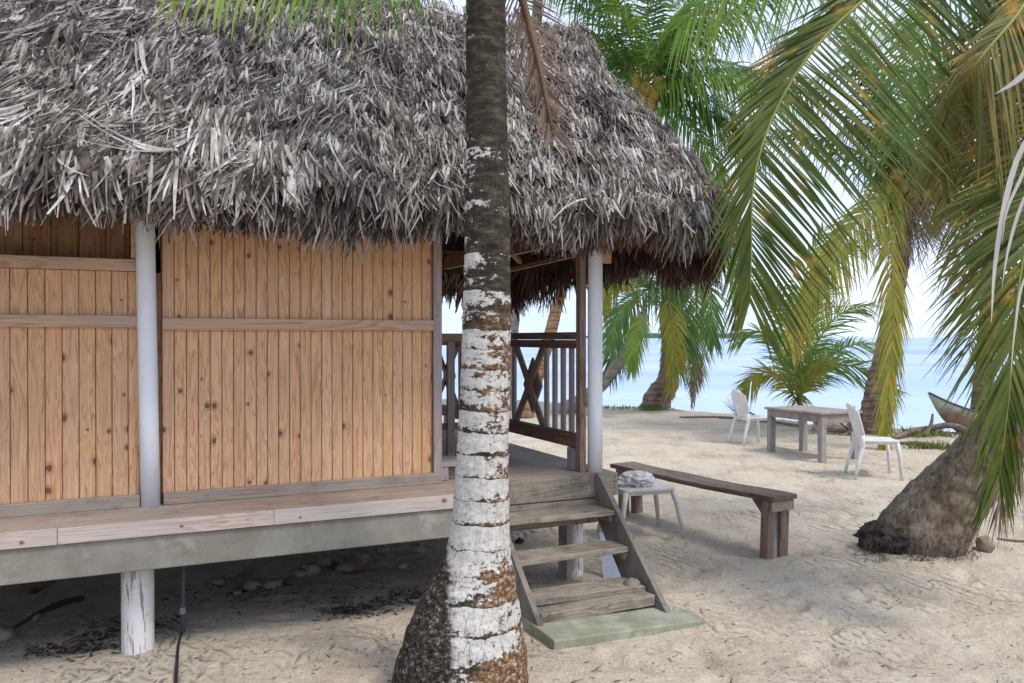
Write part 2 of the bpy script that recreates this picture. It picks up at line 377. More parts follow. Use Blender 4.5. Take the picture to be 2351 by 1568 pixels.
def m_sand():
    s = NT('sand'); co = s.obj()
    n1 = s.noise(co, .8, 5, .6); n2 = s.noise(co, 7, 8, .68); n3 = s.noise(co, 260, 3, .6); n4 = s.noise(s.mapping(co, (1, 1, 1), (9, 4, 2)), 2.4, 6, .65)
    c = s.mix(s.ramp(n1, [(.35, 0), (.65, 1)]), (.63, .535, .41), (.70, .615, .495))
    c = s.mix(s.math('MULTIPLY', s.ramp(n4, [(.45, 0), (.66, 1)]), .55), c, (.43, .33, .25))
    c = s.mix(s.math('MULTIPLY', s.ramp(n2, [(.30, 1), (.46, 0)]), .3), c, (.69, .63, .56))
    c = s.mix(s.math('MULTIPLY', s.ramp(n3, [(.50, 0), (.62, 1)]), .30), c, (.26, .20, .15))
    n5 = s.noise(co, 75, 5, .7)
    c = s.mix(s.math('MULTIPLY', s.ramp(n5, [(.50, 0), (.64, 1)]), .42), c, (.34, .26, .19))
    c = s.mix(s.math('MULTIPLY', s.ramp(n5, [(.34, 1), (.46, 0)]), .40), c, (.74, .70, .64))
    n6 = s.noise(s.mapping(co, (1, 1, 1), (2, 8, 5)), 19, 6, .7)
    c = s.mix(s.math('MULTIPLY', s.ramp(n6, [(.56, 0), (.66, 1)]), .30), c, (.34, .26, .19))
    sp = s.n('SeparateXYZ', Vector=co)
    # organic debris: small dark flecks
    fl = s.n('TexVoronoi', Vector=s.mapping(co, (1, 1.8, 1), rot=(0, 0, .6)), Scale=22.0)
    fc = s.n('SeparateColor', Color=fl.outputs['Color'])
    fm = s.math('MULTIPLY', s.math('LESS_THAN', fl.outputs['Distance'], s.math('MULTIPLY', s.math('SUBTRACT', fc.outputs[0], .62), .8)), s.ramp(n4, [(.35, .25), (.6, 1)]))
    c = s.mix(s.math('MULTIPLY', fm, .85), c, (.12, .085, .06))
    # darker brown tint mixed in under the hut, outline broken by noise
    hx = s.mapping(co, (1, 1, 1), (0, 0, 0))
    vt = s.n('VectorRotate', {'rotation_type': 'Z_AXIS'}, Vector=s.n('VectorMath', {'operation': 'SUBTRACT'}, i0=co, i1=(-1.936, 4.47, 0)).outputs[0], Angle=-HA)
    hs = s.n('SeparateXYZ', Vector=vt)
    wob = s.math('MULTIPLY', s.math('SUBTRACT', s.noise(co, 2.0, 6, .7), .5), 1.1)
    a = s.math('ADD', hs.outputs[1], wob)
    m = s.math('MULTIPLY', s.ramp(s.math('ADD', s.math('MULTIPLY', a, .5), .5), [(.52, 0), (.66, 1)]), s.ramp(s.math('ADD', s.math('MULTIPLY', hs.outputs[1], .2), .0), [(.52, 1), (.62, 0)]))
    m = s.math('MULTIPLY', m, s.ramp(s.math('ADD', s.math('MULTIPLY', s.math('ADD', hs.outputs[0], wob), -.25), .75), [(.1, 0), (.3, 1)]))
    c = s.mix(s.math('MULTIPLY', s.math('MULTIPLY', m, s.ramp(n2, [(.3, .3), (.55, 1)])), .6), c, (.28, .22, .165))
    # rake / tread ripples, in patches
    wv = s.n('TexWave', {'wave_type': 'BANDS', 'bands_direction': 'DIAGONAL'}, Vector=s.mapping(co, (1, .75, 0)), Scale=5.5, Distortion=9.0, Detail=3.0, Detail_Scale=.9).outputs[1]
    wm = s.ramp(s.noise(co, .9, 3, .5), [(.48, 0), (.60, 1)])
    h = s.math('ADD', s.math('MULTIPLY', s.math('MULTIPLY', wv, wm), .8), s.math('ADD', s.math('MULTIPLY', n2, 1.3), s.math('ADD', s.math('MULTIPLY', n6, .45), s.math('MULTIPLY', n5, .18))))
    return s.finish(c, .95, s.bump(h, .95, .05), .1)
HA = math.atan2(1913, 4115)
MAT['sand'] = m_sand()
def m_sea():
    s = NT('sea'); co = s.obj(); n = s.noise(s.mapping(co, (.25, 1, 1)), 1.4, 6, .6); nb = s.noise(s.mapping(co, (.02, .10, 1)), 1.2, 5, .6)
    y = s.n('SeparateXYZ', Vector=co).outputs[1]
    c = s.ramp(s.math('MULTIPLY', y, .01), [(.15, (.42, .54, .66)), (.30, (.24, .38, .62)), (.8, (.17, .29, .55))])
    c = s.mix(s.ramp(nb, [(.38, 0), (.66, .8)]), c, (.46, .55, .70))
    return s.finish(c, .3, s.bump(n, .5, .08), .3)
MAT['sea'] = m_sea()

# ------------------------------------------------------------------ camera, world, sun
cam = bpy.data.cameras.new('camera'); co = bpy.data.objects.new('camera', cam); COL.objects.link(co)
co.location = (0, 0, EYE); co.rotation_euler = (R(90 - .28), 0, 0)
cam.sensor_width = 36; cam.lens = 36 * F / 2351; cam.clip_end = 20000; cam.clip_start = .05
SC.camera = co
w = bpy.data.worlds.new('World'); SC.world = w; w.use_nodes = True
nt = w.node_tree; nt.nodes.clear()
SUN_EL, SUN_AZ = R(57), R(128)     # azimuth clockwise from +Y
out = nt.nodes.new('ShaderNodeOutputWorld'); bg = nt.nodes.new('ShaderNodeBackground')
sky = nt.nodes.new('ShaderNodeTexSky'); sky.sky_type = 'NISHITA'; sky.sun_disc = False; sky.sun_elevation = SUN_EL; sky.sun_rotation = SUN_AZ
tc = nt.nodes.new('ShaderNodeTexCoord'); mp = nt.nodes.new('ShaderNodeMapping'); mp.inputs['Scale'].default_value = (1, 1, 3.5)
nz = nt.nodes.new('ShaderNodeTexNoise'); nz.inputs['Scale'].default_value = 2.2; nz.inputs['Detail'].default_value = 7; nz.inputs['Roughness'].default_value = .55
cr = nt.nodes.new('ShaderNodeValToRGB'); cr.color_ramp.elements[0].position = .38; cr.color_ramp.elements[0].color = (4.1, 5.1, 7.3, 1); cr.color_ramp.elements[1].position = .66; cr.color_ramp.elements[1].color = (6.5, 6.95, 7.9, 1)
mx = nt.nodes.new('ShaderNodeMix'); mx.data_type = 'RGBA'; mx.inputs[0].default_value = .82
nt.links.new(tc.outputs['Generated'], mp.inputs[0]); nt.links.new(mp.outputs[0], nz.inputs[0]); nt.links.new(nz.outputs[0], cr.inputs[0])
nt.links.new(sky.outputs[0], mx.inputs[6]); nt.links.new(cr.outputs[0], mx.inputs[7]); nt.links.new(mx.outputs[2], bg.inputs[0])
bg.inputs[1].default_value = .118
nt.links.new(bg.outputs[0], out.inputs[0])
sl = bpy.data.lights.new('sun', 'SUN'); sl.energy = 1.7; sl.angle = R(16); sl.color = (1, .94, .85)
so = bpy.data.objects.new('sun', sl); COL.objects.link(so)
sd = Vector((math.sin(SUN_AZ) * math.cos(SUN_EL), math.cos(SUN_AZ) * math.cos(SUN_EL), math.sin(SUN_EL)))
so.rotation_euler = sd.to_track_quat('Z', 'Y').to_euler()
SC.view_settings.view_transform = 'Standard'; SC.view_settings.look = 'None'; SC.view_settings.gamma = 1; SC.view_settings.exposure = .76

# ------------------------------------------------------------------ sand, sea
CREST = [(-60, 24), (-6, 23), (-1, 21.5), (2, 19.5), (3.4, 18.6), (4.7, 17.4), (5.6, 15.2), (6.7, 14.0), (8, 12.9), (20, 11), (60, 9)]
rs = np.random.RandomState(3)
LAT = rs.rand(256, 256)
def vnoise(x, y, f):
    x = x * f + 100.3; y = y * f + 57.7
    xi = np.floor(x).astype(int); yi = np.floor(y).astype(int); u = x - xi; v = y - yi
    u = u * u * (3 - 2 * u); v = v * v * (3 - 2 * v)
    g = lambda a, b: LAT[a % 256, b % 256]
    return (g(xi, yi) * (1 - u) + g(xi + 1, yi) * u) * (1 - v) + (g(xi, yi + 1) * (1 - u) + g(xi + 1, yi + 1) * u) * v - .5
FEET = []
fr = random.Random(11)
for i in range(190):
    yy = fr.uniform(3.6, 11); xx = fr.uniform(-.25 * yy, .62 * yy) if fr.random() > .2 else fr.uniform(-.6 * yy, 0)
    FEET.append((xx, yy, fr.uniform(0, 3.14), fr.uniform(.7, 1.2)))
def ground_h(x, y):
    x = np.asarray(x, float); y = np.asarray(y, float)
    h = vnoise(x, y, .35) * .10 + vnoise(x, y, 1.3) * .045 + vnoise(x, y, 3.1) * .022 + vnoise(x, y, 8) * .017 + vnoise(x, y, 15) * .009
    near = np.clip((y - 3) / 4, .45, 1); h = h * near
    for fx, fy, fa, fs in FEET:
        dx = x - fx; dy = y - fy
        a = (dx * math.cos(fa) + dy * math.sin(fa)) / (.13 * fs); b = (-dx * math.sin(fa) + dy * math.cos(fa)) / (.055 * fs)
        r = np.sqrt(a * a + b * b)
        h = h - .036 * np.exp(-r ** 2 * 1.3) + .007 * np.exp(-(r - 1.45) ** 2 * 5)
    # sand pushed up at the feet of the palms and steps
    for (mx_, my_, mr, mh) in ((2.95, 6.3, .7, .05), (-.1, 3.75, .6, .05), (.95, 4.95, .25, .05)):
        h = h + mh * np.exp(-((x - mx_) ** 2 + (y - my_) ** 2) / mr ** 2)
    c = np.interp(x, [p[0] for p in CREST], [p[1] for p in CREST]) + vnoise(x, y, .8) * .6
    d = y - c
    h = h + .06 * np.exp(-(d / 1.2) ** 2) - np.where(d > 0, np.minimum(1.6, d * .22 + .25 * (1 - np.exp(-d * 2.5))), 0)
    return h
def gz(x, y): return float(ground_h(np.array([x]), np.array([y]))[0])
def axis(segs):
    out = []
    for a, b, st in segs: out += list(np.arange(a, b, st))
    out.append(segs[-1][1]); return np.array(out)
xs = axis([(-300, -60, 30), (-60, -10, 2), (-10, -4, .3), (-4, 5, .025), (5, 10, .07), (10, 20, .5), (20, 60, 3), (60, 300, 30)])
ys = axis([(-200, -20, 20), (-20, 2.5, 1.2), (2.5, 3.3, .06), (3.3, 8, .025), (8, 14, .06), (14, 26, .12), (26, 40, 1)])
X, Y = np.meshgrid(xs, ys); H = ground_h(X, Y)
nx, ny = len(xs), len(ys)
me = bpy.data.meshes.new('sand')
vv = np.stack([X.ravel(), Y.ravel(), H.ravel()], 1).astype(np.float32)
idx = np.arange(nx * ny).reshape(ny, nx)
q = np.stack([idx[:-1, :-1].ravel(), idx[:-1, 1:].ravel(), idx[1:, 1:].ravel(), idx[1:, :-1].ravel()], 1).astype(np.int32)
me.vertices.add(len(vv)); me.vertices.foreach_set('co', vv.ravel())
me.loops.add(q.size); me.loops.foreach_set('vertex_index', q.ravel())
me.polygons.add(len(q)); me.polygons.foreach_set('loop_start', np.arange(0, q.size, 4, dtype=np.int32)); me.polygons.foreach_set('loop_total', np.full(len(q), 4, np.int32))
me.polygons.foreach_set('use_smooth', np.ones(len(q), bool)); me.update(); me.validate()
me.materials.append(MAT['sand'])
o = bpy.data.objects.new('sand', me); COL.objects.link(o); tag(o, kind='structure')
b = MB(); b.add([(-9000, 9, -.42), (9000, 9, -.42), (9000, 12000, -.42), (-9000, 12000, -.42)], [(0, 1, 2, 3)])
tag(b.build('sea', MAT['sea']), kind='structure')

# far island
b = MB(); ir = random.Random(4)
n = 90; top = []
for i in range(n + 1):
    t = i / n; x = 120 + 620 * t
    e = min(1, t * 6, (1 - t) * 3)
    hgt = (10.5 + 5 * mnoise.noise(Vector((t * 22, 0, 0))) + 3 * mnoise.noise(Vector((t * 60, 3, 0)))) * e + .5
    top.append((x, hgt))
vs = []; fs = []
for x, hh in top: vs += [(x, 1890, -.6), (x, 1900, hh * .9), (x, 1935, hh), (x, 1985, -.6)]
for i in range(n):
    for k in range(3): fs.append((i * 4 + k, (i + 1) * 4 + k, (i + 1) * 4 + k + 1, i * 4 + k + 1))
b.add(vs, fs)
tag(b.build('island', MAT['isle'], smooth=True), kind='structure')

# ------------------------------------------------------------------ hut
HP = Vector((-1.936, 4.47, 0))
U = Vector((math.cos(HA), math.sin(HA), 0)); V = Vector((-math.sin(HA), math.cos(HA), 0))
def hw(t, v, z): return HP + U * t + V * v + Vector((0, 0, z))
hut = thing('thatched_hut', 'raised wooden beach hut of pine boards under a thick grey thatched roof', 'hut', HP, HA)
D = .72
# board walls: each board an island in one mesh
def boards(x0, x1, z0, z1, y, bw, mat, name, depth=.02):
    b = MB(); x = x0; k = 0
    while x < x1 - .005:
        wd = bw * (1 + (k % 2) * .0); xe = min(x1, x + wd); g = .0016; dy = rnd.uniform(-.0008, .0008); ch = .0032
        y0 = y + dy
        pts = [(x + g, y0 + ch), (x + g + ch, y0), (xe - g - ch, y0), (xe - g, y0 + ch), (xe - g, y0 + depth), (x + g, y0 + depth)]
        vs = [(a, c, z0) for a, c in pts] + [(a, c, z1) for a, c in pts]; m = len(pts)
        b.add(vs, [tuple(range(m)), tuple(range(2 * m - 1, m - 1, -1))] + [(i, i + m, (i + 1) % m + m, (i + 1) % m) for i in range(m)])
        x = xe; k += 1
    return b.build(name, mat, hut)
boards(.055, 1.60, D + .05, 2.62, .02, .0615, MAT['pine_z'], 'front_wall')
boards(-3.6, -.055, D + .05, 1.97, .02, .0775, MAT['pine_z'], 'front_wall')
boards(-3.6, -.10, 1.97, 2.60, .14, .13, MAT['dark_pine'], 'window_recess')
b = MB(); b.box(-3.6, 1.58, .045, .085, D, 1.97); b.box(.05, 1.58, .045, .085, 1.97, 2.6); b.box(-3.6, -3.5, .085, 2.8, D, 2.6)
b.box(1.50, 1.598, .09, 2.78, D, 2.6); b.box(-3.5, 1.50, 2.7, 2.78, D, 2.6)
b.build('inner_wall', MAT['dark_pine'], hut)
b = MB(); b.box(1.603, 1.655, -.005, .055, D, 2.6); b.build('corner_stud', MAT['pinkgrey_z'], hut, .003)
b = MB(); b.box(-.098, -.058, .0, .135, 2.04, 2.6); b.build('window_stud', MAT['pine_z'], hut, .002)
for x0, x1, z0, z1, m in ((-3.6, -.055, 1.672, 1.735, 'pine_x'), (.055, 1.60, 1.662, 1.726, 'pine_x'), (-3.6, -.055, 1.972, 2.035, 'pine_x')):
    b = MB(); b.box(x0, x1, -.014, .018, z0, z1, .001); b.build('rail', MAT[m], hut, .003)
for x0, x1 in ((-3.6, -.058), (.058, 1.64)):
    b = MB(); b.box(x0, x1, -.035, .018, D + .001, D + .062, .0015); b.build('sill_plate', MAT['deck_x'], hut, .003)
# deck
b = MB(); yb = [-.385, -.245, -.105, .035]
for y0, y1 in zip(yb, yb[1:]):
    xcut = [-3.6, -1.2 + y0, 1.87]
    for a, c in zip(xcut, xcut[1:]): b.box(a + .001, c - .001, y0 + .002, y1 - .002, D - .028, D + rnd.uniform(-.001, .001))
b.build('deck', MAT['deck_x'], hut, .003)
b = MB(); y = -.085
for k in range(22):
    b.box(1.60 if y > .035 else 1.873, 2.84, y + .002, y + .137, D - .029, D + rnd.uniform(-.0015, .0015)); y += .14
b.build('porch_floor', MAT['deck_x'], hut, .003)
b = MB()
for a, c in ((-3.6, -.42), (-.418, .575), (.577, 1.87)): b.box(a, c, -.41, -.388, D - .078, D - .003, .001)
b.build('fascia', MAT['fascia'], hut, .002)
b = MB(); b.box(1.873, 2.84, -.112, -.088, D - .155, D - .004, .001); b.box(2.843, 2.866, -.11, 3.0, D - .155, D - .005)
b.build('porch_fascia', MAT['grey_x'], hut, .003)
b = MB(); b.box(-3.6, 1.86, -.395, -.20, D - .245, D - .08, .002); b.build('concrete_beam', MAT['concrete'], hut, .006)
b = MB(); b.box(1.862, 2.82, -.08, .06, D - .32, D - .158); b.box(2.70, 2.82, .062, 2.8, D - .30, D - .158); b.box(-3.6, 2.82, 2.65, 2.8, D - .30, D - .032)
for k in range(4): b.box(-3.6, 1.86, .4 + k * .6, .48 + k * .6, D - .17, D - .032)
b.box(-3.6, 1.60, -.195, 2.64, D - .03, D - .0285 + .02)
b.build('floor_beam', MAT['brown_x'], hut)
# posts
def cyl(name, p0, p1, r, mat, par, n=28, bev=0):
    b = MB(); b.tube([Vector(p0).lerp(Vector(p1), i / 4) for i in range(5)], r, n)
    return b.build(name, mat, par, smooth=False) if False else sm(b.build(name, mat, par))
def sm(o):
    me = o.data; me.polygons.foreach_set('use_smooth', [len(p.vertices) == 4 for p in me.polygons]); me.update(); return o
cyl('post', (-.005, -.02, D), (-.035, -.02, 2.6), .0485, MAT['white'], hut)
cyl('post', (2.738, -.028, D), (2.738, -.028, 2.6), .050, MAT['white'], hut)
cyl('pile', (-.07, -.16, -.3), (-.07, -.16, D - .2), .079, MAT['peel'], hut)
cyl('pile', (2.66, .12, -.3), (2.66, .12, D - .1), .062, MAT['peel'], hut)
cyl('pile', (-2.4, -.16, -.3), (-2.4, -.16, D - .2), .079, MAT['peel'], hut)
for a, c in ((-.1, 2.7), (2.6, 2.72), (1.4, 2.7), (-2.4, 2.7)): cyl('pile', (a, c, -.3), (a, c, D - .2), .07, MAT['peel'], hut)
b = MB(); b.box(2.565, 2.60, .05, .17, -.2, D - .16, .004); b.build('support_board', MAT['grey_z'], hut, .004)
b = MB(); b.box(2.622, 2.668, -.03, .03, D, 2.6); b.build('corner_post', MAT['brown_z'], hut, .003)
b = MB(); b.box(2.785, 2.85, -.055, -.02, 2.12, 2.6); b.build('post_batten', MAT['pine_z'], hut, .003)
b = MB(); b.box(2.63, 2.70, 2.935, 3.0, D, 2.6); b.build('back_post', MAT['brown_z'], hut, .003)
# header beams and rafters
b = MB(); b.box(-3.6, 2.95, .06, .10, 2.29, 2.42); b.box(-3.6, 2.95, 2.72, 2.77, 2.32, 2.46); b.build('header_beam', MAT['rafter_x'], hut)
b = MB(); b.box(2.67, 2.72, .101, 2.72, 2.28, 2.41); b.box(1.62, 1.66, .101, 2.72, 2.29, 2.41); b.build('cross_beam', MAT['rafter_y'], hut)
for t in (1.95, 2.3, 3.05):
    b = MB(); b.beam((t, -.3, 2.22), (t, 1.4, 3.85), .04, .07); b.beam((t, 3.1, 2.22), (t, 1.4, 3.85), .04, .07); b.build('rafter', MAT['rafter_y'], hut)
b = MB()
for p0, p1 in (((1.7, .0, 2.55), (3.1, 1.9, 2.30)), ((2.0, .1, 2.5), (3.25, 2.5, 2.28)), ((3.1, -.2, 2.3), (3.25, 2.9, 2.26))): b.beam(p0, p1, .035, .035)
b.build('lath', MAT['rafter_y'], hut)
# porch step box and side gate
b = MB(); b.box(1.665, 1.86, .05, .34, D + .085, D + .115); b.box(1.67, 1.72, .055, .09, D, D + .084); b.build('low_step', MAT['pinkgrey_z'], hut, .003)
b = MB(); b.box(1.722, 1.85, .08, .33, D, D + .083); b.build('step_riser', MAT['brown_x'], hut, .002)
# railing along the right side
rail = bpy.data.objects.new('railing', None); COL.objects.link(rail); rail.parent = hut
rt = 2.655
b = MB(); b.box(rt - .035, rt + .03, .035, 2.93, D + .885, D + .935, .002); b.build('top_rail', MAT['brown_y'], rail, .003)
b = MB(); b.box(rt - .022, rt + .018, .032, 2.93, D + .825, D + .882); b.build('under_rail', MAT['brown_y'], rail, .002)
b = MB(); b.box(rt - .03, rt + .025, .035, 2.93, D + .215, D + .25, .002); b.box(rt - .02, rt + .015, .034, 2.93, D + .15, D + .213); b.build('bottom_rail', MAT['brown_y'], rail, .003)
for v in (.12, .24, .365, .495, 1.05, 1.18, 1.31, 1.44, 1.57, 1.70, 1.83, 1.96, 2.09, 2.22):
    b = MB(); b.box(rt - .010, rt + .010, v, v + .052, D + .249, D + .826, .001); b.build('baluster', MAT['pinkgrey_z'], rail, .002)
for c, hw_ in ((.805, .225), (2.60, .29)):
    for sgn in (-1, 1):
        b = MB(); b.beam((rt + .001 * sgn, c - hw_ * sgn, D + .255), (rt + .001 * sgn, c + hw_ * sgn, D + .82), .022, .06); b.build('brace', MAT['brown_z'], rail, .002)
    b = MB()
    b.add([(rt + x, c + a, D + .537 + z) for x in (.020, .038) for a, z in ((0, -.21), (.15, 0), (0, .21), (-.15, 0))],
          [(0, 1, 2, 3), (7, 6, 5, 4), (0, 4, 5, 1), (1, 5, 6, 2), (2, 6, 7, 3), (3, 7, 4, 0)])
    b.build('diamond_panel', MAT['brown_z'], rail)
for v in (.06, 1.25, 2.5):
    b = MB(); b.box(rt - .03, rt + .025, v, v + .10, D, D + .149); b.build('rail_foot', MAT['grey_z'], rail, .002)
gate = bpy.data.objects.new('side_railing', None); COL.objects.link(gate); gate.parent = hut
b = MB(); b.box(1.66, 2.36, 1.04, 1.09, D + .87, D + .93); b.build('top_rail', MAT['deck_x'], gate, .003)
b = MB(); b.box(1.66, 2.36, 1.05, 1.085, D + .20, D + .25); b.build('bottom_rail', MAT['brown_x'], gate, .003)
for t in (1.75, 1.9, 2.20, 2.32):
    b = MB(); b.box(t, t + .03, 1.055, 1.08, D + .25, D + .87); b.build('baluster', MAT['pinkgrey_z'], gate, .002)
b = MB(); b.box(2.075, 2.135, 1.02, 1.05, D, D + .869); b.build('newel', MAT['pinkgrey_z'], gate, .003)

# ---------------- thatched roof
ZR, VR, TL = 4.23, 1.4, -5.2
def roof_pt(a, h, off=0.0):
    """a: 0..1 along the perimeter front-left -> right end -> back-left; h 0 eave .. 1 ridge"""
    hh = h
    vf = -.60 + 2.0 * hh - .05 * math.sin(math.pi * hh); vb = 2 * VR - vf
    te = 3.70 - .36 * hh + .07 * math.sin(math.pi * hh)
    z = 2.36 + (ZR - 2.36) * (hh ** .96) 
    rad = min(.62, (vb - vf) / 2 - .01)
    Lf = te - rad - TL; Lc = math.pi / 2 * rad; Ls = (vb - vf) - 2 * rad
    tot = 2 * Lf + 2 * Lc + Ls
    # use a fixed proportional layout so that a is comparable between heights
    A = [0, .40, .46, .54, .60, 1.0]
    if a < A[1]: f = a / A[1]; p = (TL + Lf * f, vf); n = (0, -1)
    elif a < A[2]:
        th = (a - A[1]) / (A[2] - A[1]) * math.pi / 2; n = (math.sin(th), -math.cos(th)); p = (te - rad + rad * n[0], vf + rad + rad * n[1])
    elif a < A[3]: f = (a - A[2]) / (A[3] - A[2]); p = (te, vf + rad + Ls * f); n = (1, 0)
    elif a < A[4]:
        th = (a - A[3]) / (A[4] - A[3]) * math.pi / 2; n = (math.cos(th), math.sin(th)); p = (te - rad + rad * n[0], vb - rad + rad * n[1])
    else: f = (a - A[4]) / (A[5] - A[4]); p = (te - rad - Lf * f, vb); n = (0, 1)
    lump = .05 * mnoise.noise(Vector((p[0] * 1.4, p[1] * 1.4, z * 1.7))) + .035 * mnoise.noise(Vector((p[0] * 4, p[1] * 4, z * 4)))
    o_ = off + lump
    return Vector((p[0] + n[0] * o_ * .75, p[1] + n[1] * o_ * .75, z + o_ * .65)), Vector((n[0], n[1], 0))
# core shell: outer side, rounded eave lip, inner side
b = MB(); NA = 150; rows = []
prof = [('o', h) for h in (1, .9, .8, .7, .6, .5, .4, .3, .2, .12, .05, 0)] + [('i', h) for h in (0, .1, .3, .5, .7, .9, 1)]
for kind, h in prof:
    row = []
    for i in range(NA + 1):
        a = i / NA; p, n = roof_pt(a, h)
        if kind == 'i':
            q_ = p - n * (.16 if h == 0 else .22); q_.z = p.z - (.10 if h == 0 else .30) + .02 * h
            p = q_
        row.append(p)
    rows.append(row)
vs = [p for r_ in rows for p in r_]; m = NA + 1
b.add(vs, [(r_ * m + i, r_ * m + i + 1, (r_ + 1) * m + i + 1, (r_ + 1) * m + i) for r_ in range(len(rows) - 1) for i in range(NA)])
roof = b.build('thatch_roof', MAT['thatch_core'], hut, smooth=True)

tr = random.Random(21)
class Strips:
    def __init__(s): s.v = []; s.f = []
    def strip(s, p, d, n, L, w, curl, segs=3, twist=0, bend=0, taper=.25):
        side = d.cross(n).normalized(); base = len(s.v)
        if twist: side = (side * math.cos(twist) + n * math.sin(twist)).normalized()
        for i in range(segs + 1):
            t = i / segs
            c = p + d * (L * t) + n * (curl * L * t * t) + side * (bend * L * t * t)
            ww = w * (1 - (1 - taper) * t ** 1.6) * (.65 if i == 0 else 1) * .5
            s.v.append(tuple(c - side * ww)); s.v.append(tuple(c + side * ww))
        for i in range(segs):
            k = base + i * 2; s.f.append((k, k + 1, k + 3, k + 2))
    def build(s, name, mat, parent):
        me = bpy.data.meshes.new(name); me.from_pydata(s.v, [], s.f); me.materials.append(mat); me.update()
        o = bpy.data.objects.new(name, me); COL.objects.link(o)
        if parent is not None: o.parent = parent
        return o
def surf(a, h):
    p, n = roof_pt(a, h); p2, _ = roof_pt(a, min(1, h + .02)); p1, _ = roof_pt(a, max(0, h - .02))
    up = (p2 - p1).normalized(); tang = (roof_pt(min(1, a + .002), h)[0] - roof_pt(max(0, a - .002), h)[0]).normalized()
    nn = tang.cross(up).normalized()
    if nn.dot(n + Vector((0, 0, .6))) < 0: nn = -nn
    return p, -up, nn, tang
S = Strips(); HC = (math.sin(-HA) * -0, -1)
for i in range(15000):
    u_ = tr.random()
    if u_ < .86: a = tr.uniform(.17, .47)
    elif u_ < .92: a = tr.uniform(.47, .60)
    elif u_ < .95: a = tr.uniform(0, .17)
    else: a = tr.uniform(.60, 1)
    h = 1 - (tr.random() ** .85)
    h = max(0, min(1, round(h * 24) / 24 + tr.gauss(0, .02)))
    p, d, n, tg = surf(a, h); x = p.x
    left = max(0, min(1, (1.2 - x) / 2.2))           # left part: longer, slanting leaves
    sw = -1.0 * left * (0.35 + h) + (.15 + .4 * left) * mnoise.noise(Vector((x * 1.1, h * 3.5, 5))) + tr.gauss(0, .12 + .16 * left)
    if mnoise.noise(Vector((x * 7, h * 22, a * 60))) < -.07: continue
    lift = .045 + .13 * max(-.3, mnoise.noise(Vector((x * 6, a * 50, h * 20)))) + tr.uniform(0, .03)
    L0 = tr.uniform(.08, .13) * (1 + 1.7 * left) * (1.3 if h < .3 else 1); cl0 = tr.uniform(-.1, .35)
    spread = .035 + .025 * left; vert = tr.uniform(.35, .75); tone = 0
    for q in range(tr.randint(4, 8)):
        ang = sw + tr.gauss(0, .13); o1 = tr.gauss(0, spread)
        dd = (d * math.cos(ang) * (1 - vert) + Vector((0, 0, -1)) * vert * math.cos(ang) + tg * math.sin(ang) + n * .08).normalized()
        fn_ = (n * .8 + Vector((HC[0], HC[1], .1)) * .4).normalized(); fn_ = (fn_ - dd * fn_.dot(dd)).normalized()
        big = tr.random()
        S.strip(p + tg * o1 + d * tr.uniform(-.03, .03) + n * (lift + tr.uniform(-.015, .015)), dd, fn_, L0 * tr.uniform(.6, 1.15), tr.uniform(.010, .020) * (1 + .15 * left) * (1.8 if big > .93 else 1), cl0 * .5 + tr.uniform(-.1, .1), 3, tr.gauss(0, .45), tr.gauss(0, .15), tr.uniform(.1, .55))
# thick shaggy eave
for i in range(19000):
    a = tr.uniform(.17, .62) if tr.random() < .93 else tr.random()
    p, n = roof_pt(a, tr.uniform(0, .06)); tg = Vector((-n.y, n.x, 0))
    low = .20 * mnoise.noise(Vector((p.x * 1.9, p.y * 1.9, 2.6))) + .05 * mnoise.noise(Vector((p.x * 6, p.y * 6, 8)))
    p = p + n * tr.uniform(-.10, .07) + Vector((0, 0, tr.uniform(-.06, .02) + low))
    d = Vector((0, 0, -1)) + n * tr.uniform(-.25, .25) + tg * tr.gauss(-.15 * (a < .40), .28); d.normalize()
    S.strip(p, d, n, tr.uniform(.13, .28), tr.uniform(.008, .022), tr.uniform(-.25, .1), 3, tr.gauss(0, .6), tr.gauss(0, .15), .2)
# thin frayed strands
for i in range(16000):
    a = tr.uniform(.17, .47) if tr.random() < .9 else tr.uniform(.47, .6); h = tr.random() ** 1.2; p, d, n, tg = surf(a, h)
    left = max(0, min(1, (1.2 - p.x) / 2.2)); ang = -.7 * left + tr.gauss(0, .5)
    dd = (d * math.cos(ang) * .5 + Vector((0, 0, -1)) * .5 * math.cos(ang) + tg * math.sin(ang) + n * tr.gauss(0, .15)).normalized()
    S.strip(p + n * tr.uniform(.06, .13), dd, (n + Vector((0, -.5, 0))).normalized(), tr.uniform(.05, .16), tr.uniform(.0025, .006), tr.uniform(-.5, .5), 3, tr.gauss(0, .4), tr.gauss(0, .5), .3)
# combed bundles of long leaves on the left part
for i in range(1150):
    a = tr.uniform(.17, .345); h = tr.uniform(.02, .98); p, d, n, tg = surf(a, h)
    if p.x > tr.uniform(-.6, 1.6): continue
    ang0 = -.70 + .6 * mnoise.noise(Vector((p.x * 1.3, h * 4, 2))) + tr.gauss(0, .14); L0 = tr.uniform(.22, .42); bd = tr.gauss(0, .2); cl0 = tr.uniform(-.25, .1)
    for q in range(tr.randint(7, 14)):
        ang = ang0 + tr.gauss(0, .06)
        dd = (d * math.cos(ang) * .6 + Vector((0, 0, -1)) * .4 * math.cos(ang) + tg * math.sin(ang)).normalized()
        fn_ = (n + Vector((0, -.6, 0))).normalized(); fn_ = (fn_ - dd * fn_.dot(dd)).normalized()
        S.strip(p + tg * tr.gauss(0, .03) + d * tr.gauss(0, .03) + n * tr.uniform(.05, .11), dd, fn_, L0 * tr.uniform(.6, 1.1), tr.uniform(.008, .016), cl0, 5, tr.gauss(0, .3), bd + tr.gauss(0, .05), .15)
